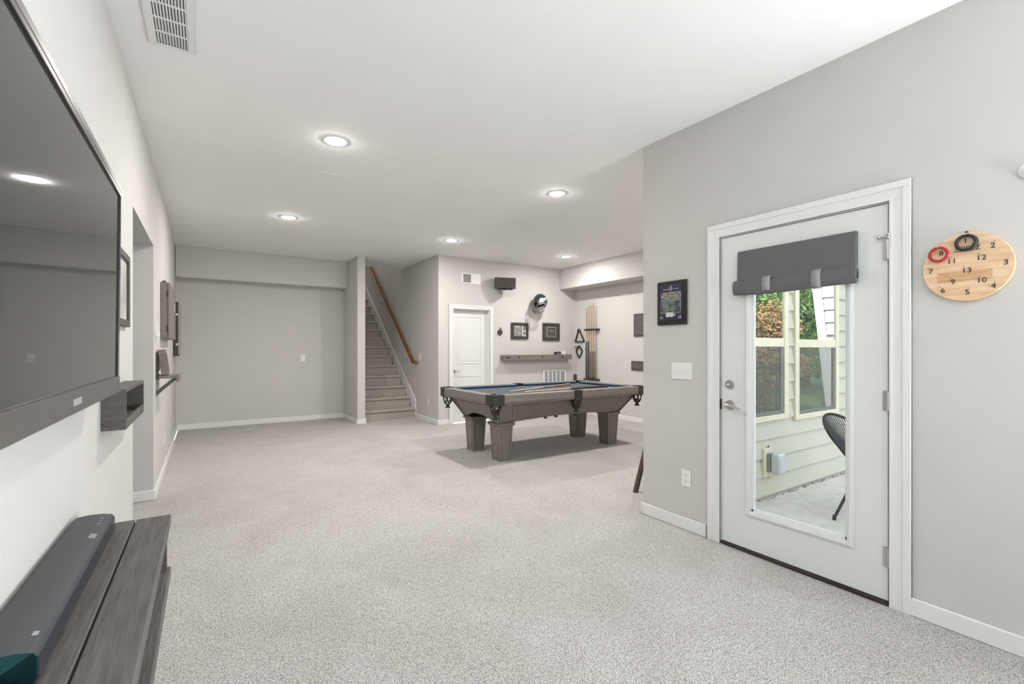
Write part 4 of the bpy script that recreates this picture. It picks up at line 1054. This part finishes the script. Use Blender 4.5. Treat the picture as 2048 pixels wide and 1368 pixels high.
# crumbling joint at the foot of the siding
b = B()
for i in range(150):
    x = random.uniform(3.2, 6.4); s = random.uniform(.002, .009)
    b.sphere((x, YS-.018-random.uniform(0, .03), -.08+s*.2), s, 6, 4, (1.6, .9, .5))
o = b.obj('joint_debris', bark_m); o['kind'] = 'stuff'; o['label'] = 'dark leaf litter along the foot of the siding'; o['category'] = 'litter'
def sash_window(name, x0, x1, z0, z1, zm):
    yf = YS-.022
    w = struct(B().box(x0, x0+.075, yf-.018, YS, z0, z1).box(x1-.075, x1, yf-.018, YS, z0, z1).box(x0+.075, x1-.075, yf-.018, YS, z0, z0+.05).box(x0+.075, x1-.075, yf-.018, YS, z1-.05, z1).obj(name, beige_m, bevel=.004))
    bx(x0+.075, x1-.075, yf-.014, YS-.004, zm-.035, zm+.045).obj('meeting_rail', beige_m, w, bevel=.003)
    bx(x0+.075, x1-.075, yf-.005, yf-.002, zm+.045, z1-.05).obj('pane', upper_glass_m, w)
    bx(x0+.075, x1-.075, yf-.003, yf-.001, z0+.05, zm-.035).obj('pane', screen_glass_m, w)
    b = B().box(x0+.075, x0+.10, yf-.010, yf-.003, z0+.05, zm-.035).box(x1-.14, x1-.075, yf-.010, yf-.003, z0+.05, zm-.035).box(x0+.10, x1-.14, yf-.010, yf-.003, z0+.05, z0+.085)
    b.obj('screen_frame', mat('screen_frame', (.16, .155, .14), .6, var=.04), w)
    return w
sash_window('window_2', 3.70, 4.664, .632, 2.26, 1.352)
sash_window('window_3', 4.797, 5.745, .600, 2.26, 1.345)
# weatherproof outlet on the siding
r = empty('outdoor_outlet', (4.31, YS, .10))
bx(4.225, 4.36, YS-.042, YS-.012, .125, .385).obj('mounting_block', beige_m, r, bevel=.004)
o = bx(4.262, 4.345, YS-.068, YS-.042, .175, .345).obj('outlet_base', mat('outlet_grey', (.22, .23, .24), .5, var=.04), r, bevel=.006)
bx(4.268, 4.39, YS-.155, YS-.068, .165, .350).obj('bubble_cover', mat('cover_clear', (.52, .55, .54), .25, var=.03), o, bevel=.022, seg=3)
for z in (.118, .395): B().sphere((4.33, YS-.022, z), .008, 8, 6).obj('nail', black_m, r)
tag(r, 'weatherproof outlet box with clear cover on the siding wall', 'outlet')

# woven lounge chair
CHX, CHY = 4.60, 1.50
r = empty('patio_chair', (CHX, CHY, -.08), (0, 0, math.radians(-24)))
def shell_rim(a):
    # egg-shaped rim: a=0 front lip, a=pi top of the back; local x forward
    c, s = math.cos(a), math.sin(a)
    x = .10 + .40*c if c > 0 else .10 + .56*c
    w = .38*(1 + .10*c); z_ = .40 + .05*c if c > 0 else .40 + .455*(-c)**1.15
    return Vector((x, w*s, z_))
rim = [shell_rim(2*PI*i/64) for i in range(64)]
loc_obj(B().tube([tuple(p) for p in rim], .011, 8, closed=True), 'rim', cord_m, r, smooth=True)
def hub(a): return Vector((.02 + .10*math.cos(a), .10*math.sin(a), .245 + (.02 if math.cos(a) > 0 else .05*(-math.cos(a)))))
loc_obj(B().tube([tuple(hub(2*PI*i/32)) for i in range(32)], .010, 8, closed=True), 'hub_ring', cord_m, r, smooth=True)
cord0 = None
b = B()
NC = 110
for i in range(NC):
    a = 2*PI*i/NC; p, q = shell_rim(a), hub(a); mid = (p+q)/2 + Vector((0, 0, -.045)) * (1 if math.cos(a) > 0 else .6)
    b.tube([tuple(p), tuple(p*.56 + mid*.44 + Vector((0, 0, -.006))), tuple(mid), tuple(q*.5 + mid*.5), tuple(q)], .0034, 4)
o = loc_obj(b, 'cords', cord_m, r); o['kind'] = 'stuff'
for dx, dy in ((-.43, .024), (.30, -.28), (.30, .28)):
    loc_obj(B().tube([(dx, dy, .012), (dx*.78, dy*.9, .17), (dx*.56, dy*.70, .34 if dx < 0 else .30)], .011, 8).cyl((dx*1.0, dy, 0), (dx*.985, dy*.99, .04), .014, None, 10), 'leg', cord_m, r, smooth=True)
loc_obj(B().tube([(-.24, .012, .34), (-.10, 0, .24), (.05, .0, .22), (.17, .19, .30)], .009, 6).tube([(.05, .0, .22), (.12, -.10, .26), (.17, -.19, .30)], .009, 6), 'under_frame', cord_m, r, smooth=True)
tag(r, 'black woven cord lounge chair on the patio outside the door', 'chair')

# garden that the window panes mirror
def leaf_material(name, c1, c2, c3):
    m = bpy.data.materials.new(name); m.use_nodes = True
    n = m.node_tree.nodes; l = m.node_tree.links; p = n['Principled BSDF']; p.inputs['Roughness'].default_value = .55
    g_ = n.new('ShaderNodeNewGeometry'); rp = n.new('ShaderNodeValToRGB'); e = rp.color_ramp.elements
    e[0].color = (*c1, 1); e[1].color = (*c2, 1); x = e.new(.8); x.color = (*c3, 1)
    l.new(g_.outputs['Random Per Island'], rp.inputs['Fac']); l.new(rp.outputs['Color'], p.inputs['Base Color']); return m
green_l = leaf_material('leaf_green', (.10, .20, .05), (.28, .42, .13), (.18, .32, .08))
bronze_l = leaf_material('leaf_bronze', (.09, .10, .04), (.48, .30, .13), (.34, .18, .07))
pale_l = leaf_material('leaf_pale', (.13, .20, .08), (.34, .42, .20), (.22, .32, .12))
def tree(name, x, y, rad, hgt, nl, lm, ls, label, base=.3, seed=1):
    rg = random.Random(seed); r = empty(name, (x, y, -.14))
    b = B().tube([(x, y, -.14), (x+.05, y, hgt*.3), (x, y+.05, hgt*.7)], [.10*rad, .08*rad, .03*rad], 10)
    for k in range(6):
        a = 2*PI*k/6; b.tube([(x, y, hgt*.25+.1*k), (x+rad*.4*math.cos(a), y+rad*.4*math.sin(a), hgt*.5+.1*k)], [.04*rad, .012*rad], 6)
    b.obj('trunk', bark_m, r)
    vs = []; fs = []
    blobs = [(rg.gauss(0, .45)*rad, rg.gauss(0, .45)*rad, base + rg.random()*(hgt-base), rad*rg.uniform(.35, .6)) for _ in range(26)]
    for i in range(nl):
        bx_, by_, bz_, br = rg.choice(blobs)
        d = Vector((rg.gauss(0, 1), rg.gauss(0, 1), rg.gauss(0, 1))).normalized()*br*rg.uniform(.6, 1)
        c = Vector((x+bx_, y+by_, max(.0, bz_))) + d
        if c.z < -.1: continue
        u = Vector((rg.gauss(0, 1), rg.gauss(0, 1), rg.gauss(0, 1))).normalized(); w_ = u.orthogonal().normalized(); s = ls*rg.uniform(.6, 1.3)
        k = len(vs); vs += [c-u*s, c+w_*s*.45, c+u*s, c-w_*s*.45]; fs.append((k, k+1, k+2, k+3))
    B().add(vs, fs).obj('crown', lm, r)
    return tag(r, label, 'tree')
tree('bronze_shrub', 10.5, -1.25, .95, 1.95, 16000, bronze_l, .045, 'bronze-leaved shrub mirrored in the left patio window', .2, 3)
tree('garden_tree', 14.6, -4.0, 2.2, 6.0, 26000, green_l, .075, 'broad green tree behind the bronze shrub in the window mirror image', .4, 5)
tree('garden_tree', 19.5, -4.3, 1.8, 6.0, 22000, pale_l, .07, 'pale green tree mirrored in the right patio window beside the white building', .3, 8)
tree('garden_tree', 22.0, -13.5, 3.0, 8.0, 16000, green_l, .13, 'tall green tree at the back of the garden', .5, 9)
tree('garden_tree', 29.0, -5.5, 2.8, 8.0, 16000, green_l, .12, 'green tree behind the white building', .5, 12)
# white neighbouring building with a raked edge
wy0 = -.58
r = struct(B().prism([(-.42, -.14), (4.0, -.14), (4.0, 5.5), (-1.02, 5.5)], 'x', 12.06, 16.0).obj('wall_neighbour', whitehouse_m), 'white neighbouring building')
B().prism([(-.44, -.14), (-.26, -.14), (-.86, 5.5), (-1.04, 5.5)], 'x', 12.0, 12.06).obj('rake_board', whitehouse_m, r)
z = 1.62
while z < 5.3:
    ye = -.26 - .60*(z+.14)/5.64
    B().add([(12.01, ye, z), (12.01, 4.0, z), (12.06, 4.0, z), (12.06, ye, z), (12.045, ye, z+.27), (12.045, 4.0, z+.27), (12.06, 4.0, z+.27), (12.06, ye, z+.27)],
            [(0,3,2,1),(4,5,6,7),(0,1,5,4),(1,2,6,5),(2,3,7,6),(3,0,4,7)]).obj('board', whitehouse_m, r)
    z += .29
# picket fence
r = empty('garden_fence', (9.0, -1.5, -.14))
for i in range(46):
    y = -5.0 + i*.115; bx(9.0, 9.018, y, y+.03, -.14, 1.05).obj('picket', fence_m, r)
for z in (.1, .9): bx(9.018, 9.04, -5.0, .3, z, z+.04).obj('fence_rail', fence_m, r)
tag(r, 'dark metal picket fence at the edge of the patio lawn', 'fence')
